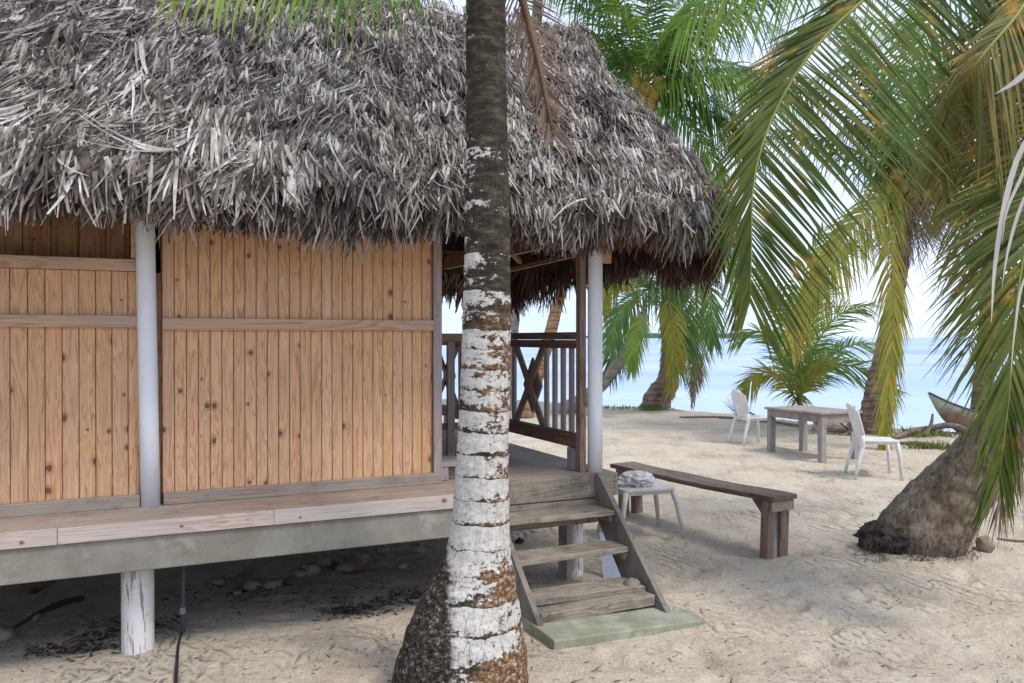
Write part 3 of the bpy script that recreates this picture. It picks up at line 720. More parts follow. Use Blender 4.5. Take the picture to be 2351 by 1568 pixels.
# a few long stray leaves
for i in range(300):
    a = tr.uniform(.17, .46); h = tr.uniform(.0, .9); p, d, n, tg = surf(a, h); ang = tr.gauss(-.3, .6)
    dd = (d * math.cos(ang) + tg * math.sin(ang)).normalized()
    S.strip(p + n * .08, dd, n, tr.uniform(.2, .42), tr.uniform(.012, .026), tr.uniform(-.3, .05), 5, tr.gauss(0, .4), tr.gauss(0, .35), .1)
S.build('thatch', MAT['thatch'], hut)
S = Strips()
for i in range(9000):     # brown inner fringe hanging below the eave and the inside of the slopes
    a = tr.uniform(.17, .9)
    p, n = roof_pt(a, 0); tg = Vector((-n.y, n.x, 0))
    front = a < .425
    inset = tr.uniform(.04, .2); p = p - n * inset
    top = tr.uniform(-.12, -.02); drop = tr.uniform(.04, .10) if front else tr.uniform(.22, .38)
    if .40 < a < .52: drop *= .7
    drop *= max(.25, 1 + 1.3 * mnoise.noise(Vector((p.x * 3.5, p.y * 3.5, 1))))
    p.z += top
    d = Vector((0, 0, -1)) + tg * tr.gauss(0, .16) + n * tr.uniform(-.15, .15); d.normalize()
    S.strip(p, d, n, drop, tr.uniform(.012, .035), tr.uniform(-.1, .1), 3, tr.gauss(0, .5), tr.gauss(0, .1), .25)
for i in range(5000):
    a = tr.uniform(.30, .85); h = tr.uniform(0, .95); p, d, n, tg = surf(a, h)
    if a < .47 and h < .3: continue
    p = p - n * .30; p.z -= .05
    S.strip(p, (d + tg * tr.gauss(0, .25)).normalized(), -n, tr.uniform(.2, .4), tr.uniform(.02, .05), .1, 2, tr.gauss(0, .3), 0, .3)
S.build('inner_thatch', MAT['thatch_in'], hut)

# ------------------------------------------------------------------ stairs
st = thing('wooden_stairs', 'weathered open wooden steps leading up from the sand to the porch', 'stairs', hw(1.9, -.1, 0), HA)
# local: x 0...82 along u, y 0..-.74, z
SW = .80
for x in (-.02, SW - .015):
    b = MB(); b.add([(x + dx, y, z) for dx in (0, .035) for y, z in ((-.005, D + .005), (.0, D - .25), (-.50, -.05), (-.82, -.05), (-.82, .035), (-.06, D + .0))],
                    [(0, 1, 2, 3, 4, 5), (11, 10, 9, 8, 7, 6)] + [(i, i + 6, (i + 1) % 6 + 6, (i + 1) % 6) for i in range(6)])
    b.build('stringer', MAT['stringer'], st, .004)
for y0, y1, z0, z1, e in ((-.27, -.045, .495, .525, .0), (-.44, -.235, .300, .335, .01), (-.60, -.40, .105, .145, -.02), (-.73, -.62, .055, .115, .015)):
    b = MB(); nseg = 8; vs = []
    for i in range(nseg + 1):
        x = .018 + (SW - .038) * i / nseg; j = lambda s_: s_ * rnd.uniform(-1, 1)
        yy = y0 + e * (i / nseg - .5) * 2 + j(.004)
        vs += [(x, yy, z0 + j(.003)), (x, y1 + j(.004), z0), (x, y1 + j(.003), z1 + j(.002)), (x, yy + j(.004), z1 + j(.003))]
    fs = [(0, 1, 2, 3), (nseg * 4 + 3, nseg * 4 + 2, nseg * 4 + 1, nseg * 4)]
    for i in range(nseg):
        for k in range(4): fs.append((i * 4 + k, (i + 1) * 4 + k, (i + 1) * 4 + (k + 1) % 4, i * 4 + (k + 1) % 4))
    b.add(vs, fs); b.build('tread', MAT['grey_x'], st, .004)
for z, y in ((.478, -.16), (.282, -.33), (.09, -.5)):
    for x in (.016, SW - .045):
        b = MB(); b.box(x, x + .028, y - .08, y + .08, z - .03, z + .016); b.build('cleat', MAT['grey_x'], st, .002)
b = MB(); b.box(-.02, SW + .02, -.008, .015, D - .325, D - .162, .003); 
b.build('header_board', MAT['grey_x'], st, .003)
# concrete pad
pad = MB(); pv = [(0, 0), (.98, .02), (1.0, .56), (.01, .54)]
pad.add([(x, y, z) for z in (-.1, .068) for x, y in pv], [(3, 2, 1, 0), (4, 5, 6, 7), (0, 1, 5, 4), (1, 2, 6, 5), (2, 3, 7, 6), (3, 0, 4, 7)])
po = pad.build('concrete_slab', MAT['slab'], None, .008); po.location = hw(1.86, -1.10, 0); po.rotation_euler = (R(.5), R(2.2), HA)
tag(po, 'green mossy concrete slab half buried in sand at the foot of the steps', 'slab')

# ------------------------------------------------------------------ palm fronds
def frond(name, parent, pts, L, leaf, rib, n=90, aL=(70, 30), aR=(70, 30), N=(0, 0, 1), droop=.35, width=.028, seed=0, start=.08, ribr=.018, prof=None, segs=4, jit=.06, miss=.03, inv=None, curlin=0, rough=1.0, side=(1, 1)):
    """palm frond; all coordinates world, converted to parent's space through inv"""
    r = random.Random(seed); path = spline(pts, n); N = Vector(N).normalized()
    vs = []; fs = []
    for k, p in enumerate(path):
        s = k / (n - 1)
        if s < start: continue
        T = (path[min(k + 1, n - 1)] - path[max(k - 1, 0)]).normalized()
        S0 = T.cross(N); 
        if S0.length < .1: S0 = T.cross(Vector((0, 1, .1)))
        S0.normalize(); NN = S0.cross(T).normalized()
        ls = L * (prof(s) if prof else (math.sin(math.pi * min(1, (.12 + .88 * (s - start) / (1 - start)) ** .75 * .93)) ** .6))
        for sg, aa in ((-1, aL), (1, aR)):
            if r.random() < miss: continue
            a = R((lerpk(aa, s) if isinstance(aa, list) else aa[0] + (aa[1] - aa[0]) * s) + r.gauss(0, 3.5 * rough))
            d = (T * math.cos(a) + S0 * sg * math.sin(a)).normalized()
            d = (d + NN * r.gauss(curlin, .10 * rough)).normalized()
            l = ls * r.uniform(.82, 1.1) * side[0 if sg < 0 else 1]; wd = width * r.uniform(.8, 1.15) * (.75 + .25 * ls / L)
            wv = d.cross(NN).normalized(); tw = r.gauss(0, .35 * rough); wv = (wv * math.cos(tw) + NN * math.sin(tw)).normalized()
            base = len(vs); dr = droop * r.uniform(.6, 1.4); bx = r.gauss(0, jit)
            p0 = p + T * r.uniform(-.4, .4) * (path[1] - path[0]).length
            for i in range(segs + 1):
                t = i / segs
                c = p0 + d * (l * t * (1 - .18 * dr * t)) + Vector((0, 0, -1)) * (dr * l * t * t) + S0 * (bx * l * t * t)
                ww = wd * (.45, 1, .95, .7, .4, .1)[i] * .5 if segs == 5 else wd * (.5, 1, .85, .5, .08)[i] * .5 if segs == 4 else wd * (.6, 1, .7, .08)[i] * .5
                if inv: a1 = inv @ (c - wv * ww); a2 = inv @ (c + wv * ww)
                else: a1 = c - wv * ww; a2 = c + wv * ww
                vs.append(tuple(a1)); vs.append(tuple(a2))
            for i in range(segs):
                q_ = base + i * 2; fs.append((q_, q_ + 1, q_ + 3, q_ + 2))
    me = bpy.data.meshes.new(name); me.from_pydata(vs, [], fs); me.materials.append(leaf); me.update()
    o = bpy.data.objects.new(name, me); COL.objects.link(o); o.parent = parent
    b = MB(); pp = spline(pts, 26)
    if inv: pp = [inv @ p for p in pp]
    b.tube(pp, [ribr * (1 - .82 * i / 25) for i in range(26)], 6)
    b.build('midrib', rib, o, smooth=True)
    return o

def palm_thing(name, label, base, group=None):
    o = thing(name, label, 'palm tree', base, 0, group)
    inv = Matrix.Translation(-Vector(base))
    return o, inv
def trunk(parent, inv, pts, rads, mat, n=28, rings=True, name='trunk', seed=0, rn=9, ns=80, amp=.05):
    path = spline(pts, ns); m = len(pts)
    keys = [(i / (m - 1), r_) for i, r_ in enumerate(rads)]
    # arc-length based keys
    L = [0]
    for a, c in zip(pts, pts[1:]): L.append(L[-1] + (Vector(c) - Vector(a)).length)
    keys = [(l / L[-1], r_) for l, r_ in zip(L, rads)]
    def fn(t, th):
        z = t * L[-1]
        ph = (z * rn + .35 * math.sin(th + seed) + .6 * mnoise.noise(Vector((math.cos(th) * .8, math.sin(th) * .8, z * 2 + seed)))) % 1
        return 1 + (amp * (ph - .5) if rings else 0) + amp * 1.2 * mnoise.fractal(Vector((math.cos(th) * 1.3 + seed, math.sin(th) * 1.3, z * 4)), 1, 2, 4)
    b = MB(); b.tube([inv @ p for p in path], [lerpk(keys, i / (ns - 1)) for i in range(ns)], n, fn=fn)
    return b.build(name, mat, parent, smooth=True)
def arc(c, az, el, L, g=.5, n=6, hook=1.6):
    """ballistic frond midrib: azimuth deg from +X ccw, elevation deg"""
    d = Vector((math.cos(R(az)) * math.cos(R(el)), math.sin(R(az)) * math.cos(R(el)), math.sin(R(el))))
    pts = [Vector(c)]; p = Vector(c); st_ = L / n
    for i in range(n):
        d = (d + Vector((0, 0, -g * (i / n) ** .6 * hook * st_ / L * 2))).normalized(); p = p + d * st_; pts.append(p.copy())
    return pts
def crown(parent, inv, c, fr, leafs, rib='rib_green', seed=0, n=60, width=.03, droop=.75):
    r = random.Random(seed)
    for i, (az, el, L, g) in enumerate(fr):
        pts = arc(c, az, el, L, g)
        frond('frond', parent, pts, L * .30, MAT[leafs[i % len(leafs)]], MAT[rib], n=n, N=(0, -.15, 1), droop=droop, width=width, seed=seed * 31 + i, inv=inv, ribr=.02, aL=(70, 30), aR=(70, 30), segs=3, rough=.7)

# --- foreground palm
fp, inv = palm_thing('palm_tree', 'tall lichen-spotted coconut palm with flared root standing right in front of the hut steps', (-.14, 3.75, 0))
Z0 = 3.75; k = Z0 / F
prof = [(1052, 1640, 170), (1056, 1565, 160), (1063, 1520, 150), (1072, 1450, 134), (1081, 1390, 116), (1092, 1330, 92), (1098, 1270, 75), (1104, 1190, 65), (1107, 1100, 61), (1110, 1000, 59), (1116, 800, 56.5), (1119, 600, 53), (1119, 450, 50), (1117, 300, 47), (1115, 0, 45), (1112, -500, 42), (1120, -1000, 40)]
tp = [P(a, c, Z0) for a, c, r_ in prof]
TB = [(p, prof[i][2] * k) for i, p in enumerate(tp)]
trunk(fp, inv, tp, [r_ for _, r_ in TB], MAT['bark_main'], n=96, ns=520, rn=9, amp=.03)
C0 = P(1120, -1000, Z0)
def wp(*a): return [P(*q) for q in a]
frond('frond', fp, [C0] + wp((1050, -420, 3.3), (960, -130, 3.05), (820, -45, 2.9), (640, -20, 2.85), (480, -5, 2.8), (380, 5, 2.78)), .17, MAT['leaf_bright'], MAT['rib_green'], n=130, N=(0, -.9, .35), aL=(80, 60), aR=(75, 35), droop=.8, width=.014, seed=3, inv=inv, start=.35)
frond('frond', fp, [C0] + wp((1000, -500, 3.1), (930, -190, 2.9), (860, -70, 2.8), (790, -60, 2.75), (700, -80, 2.7)), .30, MAT['leaf'], MAT['rib_green'], n=90, N=(0, -.9, .35), aL=(80, 60), aR=(75, 45), droop=.9, width=.014, seed=4, inv=inv, start=.4)
# brown dry frond hanging against the roof
frond('frond', fp, [C0] + wp((1150, -350, 3.8), (1185, -60, 3.85), (1205, 20, 3.88), (1228, 110, 3.9), (1246, 190, 3.92), (1258, 250, 3.93), (1268, 300, 3.94)), .33, MAT['leaf_dry'], MAT['rib_dry'], n=150, N=(0, -1, .1), aL=(100, 35), aR=(82, 20), droop=.12, width=.011, seed=6, inv=inv, start=.62, ribr=.05, segs=4,
      prof=lambda s: .75 * min(1, (s - .6) * 6) * (1 - .35 * max(0, (s - .8) / .2)))['label'] = 'dry brown frond hanging beside the trunk'
for az, el, L in ((200, 55, 2.6), (20, 60, 2.6), (120, 50, 2.8)):
    frond('frond', fp, arc(C0, az, el, L, .5), .8, MAT['leaf'], MAT['rib_green'], n=50, seed=int(az), inv=inv, droop=.5, width=.03, segs=3)

# --- leaning palm at right with the big hanging fronds
lb = Vector((3.2, 6.25, 0)); lp, inv = palm_thing('palm_tree', 'thick leaning palm with rough dark base on the right and big fronds hanging down', lb)
lt = [P(2092, 1310, 6.28), P(2106, 1258, 6.27), P(2136, 1205, 6.24), P(2176, 1150, 6.2), P(2220, 1100, 6.15), P(2266, 1045, 6.1), P(2326, 965, 6.0), P(2396, 850, 5.85), P(2460, 690, 5.7), P(2490, 480, 5.5), P(2480, 200, 5.3), P(2440, -120, 5.15)]
trunk(lp, inv, lt, [.36, .335, .295, .265, .24, .215, .19, .17, .155, .145, .14, .14], MAT['bark_lean'], n=60, ns=200, rn=7, amp=.04, seed=3)
b = MB(); b.blob(inv @ P(2040, 1238, 6.2), (.21, .2, .12), 3, .28, 3.2, 60, 36)
b.build('root_mass', m_bark('rotted_root', (.025, .02, .018), (.075, .058, .05), (.15, .12, .10), 0.1, 1), lp, smooth=True)
S = Strips(); r = random.Random(8)
for i in range(420):
    q_ = inv @ P(r.uniform(1985, 2250), r.uniform(1225, 1285), 5.95 + r.uniform(-.08, .15)); q_.z = max(q_.z, .02)
    S.strip(q_, Vector((r.gauss(-.4, .6), r.gauss(-.6, .4), r.gauss(-.2, .3))).normalized(), Vector((0, 0, 1)), r.uniform(.03, .11), .006, -.3, 3, 0, r.gauss(0, .5))
S.build('rootlets', MAT['rib_dark'], lp)
K = P(2440, -120, 5.15)
LF = 'leaf_big'
frond('frond', lp, [K] + wp((2300, -230, 5.05), (2130, -150, 4.95), (1982, 0, 4.85), (1917, 60, 4.8), (1847, 140, 4.75), (1787, 240, 4.7), (1747, 340, 4.65), (1727, 440, 4.62), (1725, 550, 4.6), (1722, 690, 4.6)), .86, MAT[LF], MAT['rib_green'], n=185, N=(0, -1, .15), aR=[(0, 25), (.5, 20), (1, 20)], aL=[(0, 80), (.35, 88), (.6, 84), (.75, 62), (1, 28)], droop=.12, width=.0215, seed=11, inv=inv, start=.12, segs=4, jit=.04, rough=.5, side=(1.18, .78),
      prof=lambda s: 1.0 if s < .62 else 1.0 - .5 * (s - .62) / .38)
frond('frond', lp, [K] + wp((2420, -140, 4.9), (2347, 15, 4.7), (2237, 150, 4.6), (2175, 265, 4.9), (2150, 380, 5.0)), .72, MAT['leaf_olive'], MAT['rib_green'], n=120, N=(0, -1, .2), aR=(50, 22), aL=(75, 28), droop=.45, width=.020, seed=12, inv=inv, start=.2, rough=.7, side=(1, .42))
frond('frond', lp, [K] + wp((2520, 150, 4.9), (2460, 330, 4.7), (2385, 470, 4.6), (2347, 600, 4.5), (2326, 780, 4.45), (2317, 909, 4.4), (2303, 1030, 4.4), (2296, 1090, 4.4)), .82, MAT[LF], MAT['rib_green'], n=140, N=(0, -1, .1), aR=(62, 18), aL=(60, 16), droop=.16, width=.023, seed=13, inv=inv, start=.25, curlin=.05, rough=.6,
      prof=lambda s: .95 - .55 * max(0, s - .6) / .4)
frond('frond', lp, [K] + wp((2560, 50, 5.0), (2500, 220, 4.9), (2440, 340, 4.85), (2400, 460, 4.8), (2375, 590, 4.8), (2362, 760, 4.8)), .95, MAT['leaf_olive'], MAT['rib_green'], n=110, N=(0, -1, .1), aR=(62, 25), aL=(60, 25), droop=.12, width=.026, seed=14, inv=inv, start=.25)
# dry tip hanging over the trunk
frond('frond', lp, [K] + wp((2560, 300, 5.3), (2440, 700, 5.1), (2360, 930, 5.0), (2325, 1040, 4.95), (2305, 1120, 4.9), (2295, 1170, 4.9)), .45, MAT['leaf_dry'], MAT['rib_dry'], n=110, N=(0, -1, .1), aR=(35, 10), aL=(30, 10), droop=.5, width=.014, seed=15, inv=inv, start=.6)
# bleached hanging strips
S = Strips()
def ribbon(S, pts, w_):
    pp = spline(pts, 14); 
    base = len(S.v)
    for i, p in enumerate(pp):
        d = (pp[min(13, i + 1)] - pp[max(0, i - 1)]).normalized(); sd_ = d.cross(Vector((0.2, -1, 0))).normalized(); ww = w_ * math.sin(math.pi * (.12 + .85 * i / 13)) * .5
        S.v.append(tuple(inv @ (p - sd_ * ww))); S.v.append(tuple(inv @ (p + sd_ * ww)))
    for i in range(13): q_ = base + i * 2; S.f.append((q_, q_ + 1, q_ + 3, q_ + 2))
ribbon(S, wp((2420, 230, 4.2), (2351, 330, 4.2), (2315, 430, 4.2), (2285, 600, 4.2), (2276, 740, 4.2)), .034)
ribbon(S, wp((2410, 110, 4.2), (2351, 170, 4.2), (2320, 195, 4.2), (2284, 216, 4.2)), .032)
ribbon(S, wp((2400, 360, 4.15), (2345, 470, 4.15), (2315, 570, 4.15), (2300, 660, 4.15)), .02)
ribbon(S, wp((2390, 260, 4.2), (2355, 380, 4.2), (2312, 480, 4.2), (2300, 560, 4.2)), .02)
ribbon(S, wp((2420, 560, 4.2), (2352, 640, 4.2), (2330, 760, 4.2), (2322, 850, 4.2)), .015)
S.build('bleached_leaf', MAT['leaf_pale'], lp)
# fronds sweeping across the top of the view
for i, (pts, L, lf, sd_) in enumerate([
    ([(2250, -250, 5.1), (2050, -230, 5.2), (1850, -150, 5.4), (1690, -60, 5.6), (1560, 60, 5.8)], .75, 'leaf_bright', 21),
    ([(2330, -180, 6.6), (2220, -60, 6.9), (2130, 60, 7.1), (2080, 200, 7.2), (2060, 330, 7.2)], .8, 'leaf_far', 27),
    ([(2400, -20, 6.4), (2330, 120, 6.8), (2270, 270, 7.0), (2235, 420, 7.1), (2215, 600, 7.1)], .85, 'leaf_olive', 28),
    ([(2440, 200, 6.4), (2390, 380, 6.8), (2320, 520, 7.0), (2260, 660, 7.1), (2225, 800, 7.1)], .8, 'leaf_big', 29),
    ([(2380, -60, 5.6), (2300, 60, 5.9), (2230, 190, 6.1), (2190, 330, 6.2), (2180, 480, 6.2)], .55, 'leaf_olive', 24),
    ([(2420, 20, 5.0), (2400, 180, 4.9), (2380, 330, 4.9), (2340, 520, 4.9)], .8, 'leaf_olive', 25)]):
    frond('frond', lp, [K] + wp(*pts), L, MAT[lf], MAT['rib_green'], n=105, N=(0, -.8, .5), aL=(75, 35), aR=(70, 35), droop=.5, rough=.7, width=.02, seed=sd_, inv=inv, start=.15)

# --- palm with yellow frond behind the table
b2 = Vector((6.05, 13.9, -.02)); p2, inv = palm_thing('palm_tree', 'ringed brown palm with swollen foot behind the right white chair, yellow frond drooping left', b2)
tt = [P(2012, 1010, 13.9), P(2012, 960, 13.9), P(2016, 900, 13.85), P(2034, 800, 13.8), P(2052, 700, 13.7), P(2072, 580, 13.6), P(2085, 430, 13.5)]
trunk(p2, inv, tt, [.27, .26, .21, .155, .135, .12, .11], MAT['bark_brown'], n=36, ns=150, rn=7, amp=.08, seed=5)
C2 = P(2085, 430, 13.4)
b = MB(); b.blob(inv @ C2, (.42, .40, .42), 9, .5, 3, 36, 20); b.build('fibre_mass', MAT['fibre'], p2, smooth=True)
S = Strips(); r = random.Random(81)
for i in range(900):
    d = Vector((r.gauss(0, 1), r.gauss(-.4, 1), r.gauss(-.3, .9))).normalized(); q_ = inv @ (C2 + d * r.uniform(.2, .5) + Vector((0, 0, r.uniform(-.7, .2))))
    S.strip(q_, (d + Vector((0, 0, -1.0))).normalized(), Vector((0, -1, 0)), r.uniform(.15, .6), .018, .1, 3, r.gauss(0, .5), r.gauss(0, .3))
S.build('fibre', MAT['leaf_dry'], p2)
for dx, dz in ((-.25, -.05), (-.1, -.2), (.12, -.18), (-.35, .1), (.28, .0)):
    b = MB(); b.blob(inv @ (C2 + Vector((dx, -.35, dz))), (.10, .10, .13), 2, .05, 1, 16, 10); b.build('coconut', MAT['greencoco'], p2, smooth=True)
frond('frond', p2, [C2] + wp((2060, 430, 13.0), (2017, 462, 12.7), (1957, 525, 12.4), (1907, 600, 12.2), (1850, 700, 12.1), (1815, 790, 12.0)), .72, MAT['leaf_yellow'], MAT['rib_green'], n=150, N=(.3, -.8, .5), aL=(60, 28), aR=(50, 20), droop=.40, width=.032, seed=31, inv=inv, start=.1, rough=.6)
frond('frond', p2, [C2] + wp((2060, 470, 12.8), (2046, 560, 12.5), (2052, 700, 12.2), (2046, 830, 12.0), (2034, 960, 11.9), (2028, 1050, 11.9)), .62, MAT['leaf_yellow'], MAT['rib_green'], n=110, N=(0, -1, .1), aL=(35, 12), aR=(45, 15), droop=.45, width=.035, seed=32, inv=inv, start=.2, segs=4)
crown(p2, inv, C2, [(185, 35, 3.0, .5), (215, 60, 3.0, .4), (160, 60, 3.2, .5), (350, 30, 3.0, .5), (20, 60, 3.2, .4), (330, 60, 3, .5), (90, 50, 3, .5), (250, 75, 3, .4), (200, 70, 3.2, .4)], ['leaf', 'leaf_far', 'leaf_olive', 'leaf_bright'], seed=5, n=80, width=.04)

# --- squat palm at the shore between hut and chair
b3 = Vector((3.30, 18.7, 0)); p3, inv = palm_thing('palm_tree', 'short reddish palm with hanging fronds at the waterline beside the hut post', b3)
trunk(p3, inv, [P(1500, 950, 18.7), P(1512, 915, 18.7), P(1535, 870, 18.7), P(1538, 800, 18.6), P(1530, 720, 18.5), P(1545, 640, 18.4)], [.36, .30, .24, .17, .16, .15], MAT['bark_brown'], n=30, ns=90, rn=5, amp=.10, seed=7)
C3 = P(1548, 635, 18.3)
b = MB(); b.blob(inv @ C3, (.35, .35, .5), 4, .5, 3, 26, 16); b.build('fibre_mass', MAT['fibre'], p3, smooth=True)
for q_, L, lf, sd_ in [
    (((1520, 640, 18), (1470, 680, 17.8), (1425, 760, 17.6), (1398, 860, 17.6)), .95, 'leaf_far', 41),
    (((1575, 625, 18), (1620, 650, 17.7), (1632, 700, 17.6), (1640, 790, 17.6)), .8, 'leaf_far', 42),
    (((1555, 660, 17.9), (1562, 720, 17.7), (1566, 790, 17.6), (1560, 850, 17.6)), .9, 'leaf_far', 43),
    (((1535, 670, 17.9), (1545, 750, 17.5), (1550, 830, 17.4), (1540, 890, 17.4)), .65, 'leaf_yellow', 44),
    (((1590, 640, 18.2), (1600, 720, 18.0), (1602, 810, 17.9), (1596, 880, 17.9)), .75, 'leaf_yellow', 45),
    (((1500, 620, 18.6), (1440, 620, 18.8), (1400, 660, 19), (1385, 720, 19)), .8, 'leaf_yellow', 46),
    (((1600, 590, 18.6), (1660, 590, 18.8), (1690, 640, 19), (1700, 700, 19)), .8, 'leaf_bright', 47),
    (((1540, 560, 18.8), (1500, 520, 19), (1450, 530, 19.2), (1420, 580, 19.3)), .8, 'leaf_far', 48),
    (((1600, 840, 17.8), (1592, 880, 17.8), (1590, 930, 17.8)), .35, 'leaf_dry', 49),
    (((1532, 800, 17.9), (1530, 860, 17.9), (1526, 930, 17.9)), .35, 'leaf_dry', 50)]:
    frond('frond', p3, [C3] + wp(*q_), L * .85, MAT[lf], MAT['rib_green'], n=70, N=(0, -1, .3), aL=(55, 20), aR=(55, 20), droop=.45, rough=.7, width=.034, seed=sd_, inv=inv, start=.15, segs=3, ribr=.025)

# --- leaning grey trunk crossing behind the post
b4 = Vector((.7, 19.3, 0)); p4, inv = palm_thing('palm_tree', 'smooth grey palm leaning far right over the shore behind the white porch post', b4)
trunk(p4, inv, [P(1290, 945, 18.2), P(1330, 925, 18.0), P(1375, 888, 17.8), P(1418, 835, 17.6), P(1452, 780, 17.5), P(1480, 720, 17.5)], [.20, .17, .15, .135, .12, .11], MAT['bark_grey'], n=24, ns=80, rn=4, amp=.03, seed=2)
C4 = P(1480, 715, 17.4)
for q_, L, lf, sd_ in [(((1450, 690, 17.2), (1418, 730, 17.0), (1400, 800, 16.9)), .8, 'leaf_far', 51), (((1470, 740, 17), (1456, 800, 16.8), (1450, 850, 16.8)), .6, 'leaf_bright', 52), (((1500, 670, 17.6), (1470, 630, 17.8), (1430, 640, 17.8)), .7, 'leaf_far', 53), (((1440, 650, 17.2), (1400, 650, 17.0), (1386, 700, 16.9)), .6, 'leaf_yellow', 54)]:
    frond('frond', p4, [C4] + wp(*q_), L * .75, MAT[lf], MAT['rib_green'], n=60, N=(0, -1, .3), aL=(55, 20), aR=(55, 20), droop=.45, rough=.7, width=.03, seed=sd_, inv=inv, start=.12, segs=3)

# --- tall palm seen through the porch, crown above the roof
b5 = P(1212, 955, 17.2); b5.z = 0; p5, inv = palm_thing('palm_tree', 'slim orange-patched palm seen through the porch, brown nuts above the roof corner', b5)
trunk(p5, inv, [P(1205, 960, 17.2), P(1222, 900, 17.2), P(1262, 770, 17.2), P(1295, 650, 17.2), P(1370, 450, 17.1), P(1470, 215, 17)], [.19, .15, .125, .115, .105, .10], MAT['bark_orange'], n=24, ns=120, rn=4, amp=.05, seed=2)
C5 = P(1474, 200, 17)
for dx, dz in ((0, -.15), (.2, -.25), (-.1, -.35), (.12, -.45), (.28, -.05), (-.2, -.1), (.05, -.6)):
    b = MB(); b.blob(inv @ (C5 + Vector((dx, -.3, dz))), (.14, .14, .17), 2, .05, 1, 16, 10); b.build('coconut', MAT['greencoco'], p5, smooth=True)
crown(p5, inv, C5, [(175, 40, 3.6, .5), (200, 20, 3.4, .4), (150, 60, 3.8, .5), (10, 20, 4.0, .5), (350, 45, 4.2, .5), (30, 60, 4.0, .5), (330, 5, 3.4, .5), (300, 35, 3.6, .5), (270, 65, 3.6, .6), (80, 45, 3.6, .4), (240, 50, 3.4, .5), (340, -20, 3.0, .4), (0, 65, 4.2, .5), (190, 65, 3.8, .5), (215, -10, 2.8, .4)], ['leaf_far', 'leaf_far', 'leaf_bright', 'leaf'], seed=6, n=80, width=.05)
for q_, L, lf, sd_ in [
    (((1540, 150, 16.8), (1620, 140, 16.6), (1720, 160, 16.5), (1820, 215, 16.5)), 1.15, 'leaf_far', 151), (((1530, 190, 16.8), (1600, 215, 16.6), (1680, 270, 16.5), (1740, 350, 16.5)), 1.0, 'leaf_far', 152),
    (((1510, 230, 16.8), (1560, 270, 16.6), (1620, 340, 16.5), (1660, 430, 16.5)), .9, 'leaf_bright', 153), (((1430, 150, 16.9), (1390, 110, 16.8), (1360, 80, 16.8), (1320, 60, 16.8)), .8, 'leaf_bright', 154),
    (((1520, 90, 17.2), (1590, 40, 17.4), (1690, 30, 17.5), (1800, 70, 17.5)), 1.2, 'leaf_far', 155), (((1500, 60, 17.3), (1520, -40, 17.5), (1600, -90, 17.6)), 1.1, 'leaf', 156)]:
    frond('frond', p5, [C5] + wp(*q_), L, MAT[lf], MAT['rib_green'], n=80, N=(0, -.7, .7), aL=(75, 35), aR=(75, 35), droop=.8, rough=.6, width=.04, seed=sd_, inv=inv, start=.1, segs=4, ribr=.025)
# --- pale palm right beside it
b6 = P(1168, 945, 19); b6.z = 0; p6, inv = palm_thing('palm_tree', 'pale thin palm half hidden behind the foreground trunk, fronds over the ridge', b6)
trunk(p6, inv, [P(1160, 960, 19), P(1168, 850, 19), P(1182, 700, 19), P(1205, 400, 18.5), P(1240, -60, 18)], [.17, .15, .13, .12, .11], MAT['bark_grey'], n=22, ns=80, rn=4, amp=.03)
C6 = P(1245, -80, 18)
crown(p6, inv, C6, [(355, 20, 3.8, .5), (340, 0, 3.2, .5), (10, 50, 3.8, .5), (180, 20, 3.6, .5), (200, 0, 3.4, .5), (300, 10, 3.2, .5), (240, 20, 3.2, .5), (90, 50, 3, .5), (270, -10, 2.8, .4), (320, -25, 3.0, .4)], ['leaf', 'leaf_far'], seed=7, n=80, width=.05)
# --- two palms further right, beyond the right-hand tangle
bb = P(2250, 950, 13.6); bb.z = 0; pp_, inv = palm_thing('palm_tree', 'palm standing behind the right-hand tangle of fronds', bb)
C = P(2300, 250, 13.1)
trunk(pp_, inv, [bb + Vector((0, 0, -.2)), bb.lerp(C, .3), bb.lerp(C, .65), C], [.2, .13, .11, .10], MAT['bark_brown'], n=22, ns=80, rn=5, amp=.05)
crown(pp_, inv, C, [(a, e, 3.1, .5) for a, e in ((180, 30), (215, 10), (150, 55), (0, 25), (330, 5), (30, 55), (270, 40), (300, 60), (90, 45))], ['leaf_far', 'leaf', 'leaf_bright'], seed=9, n=60, width=.04)

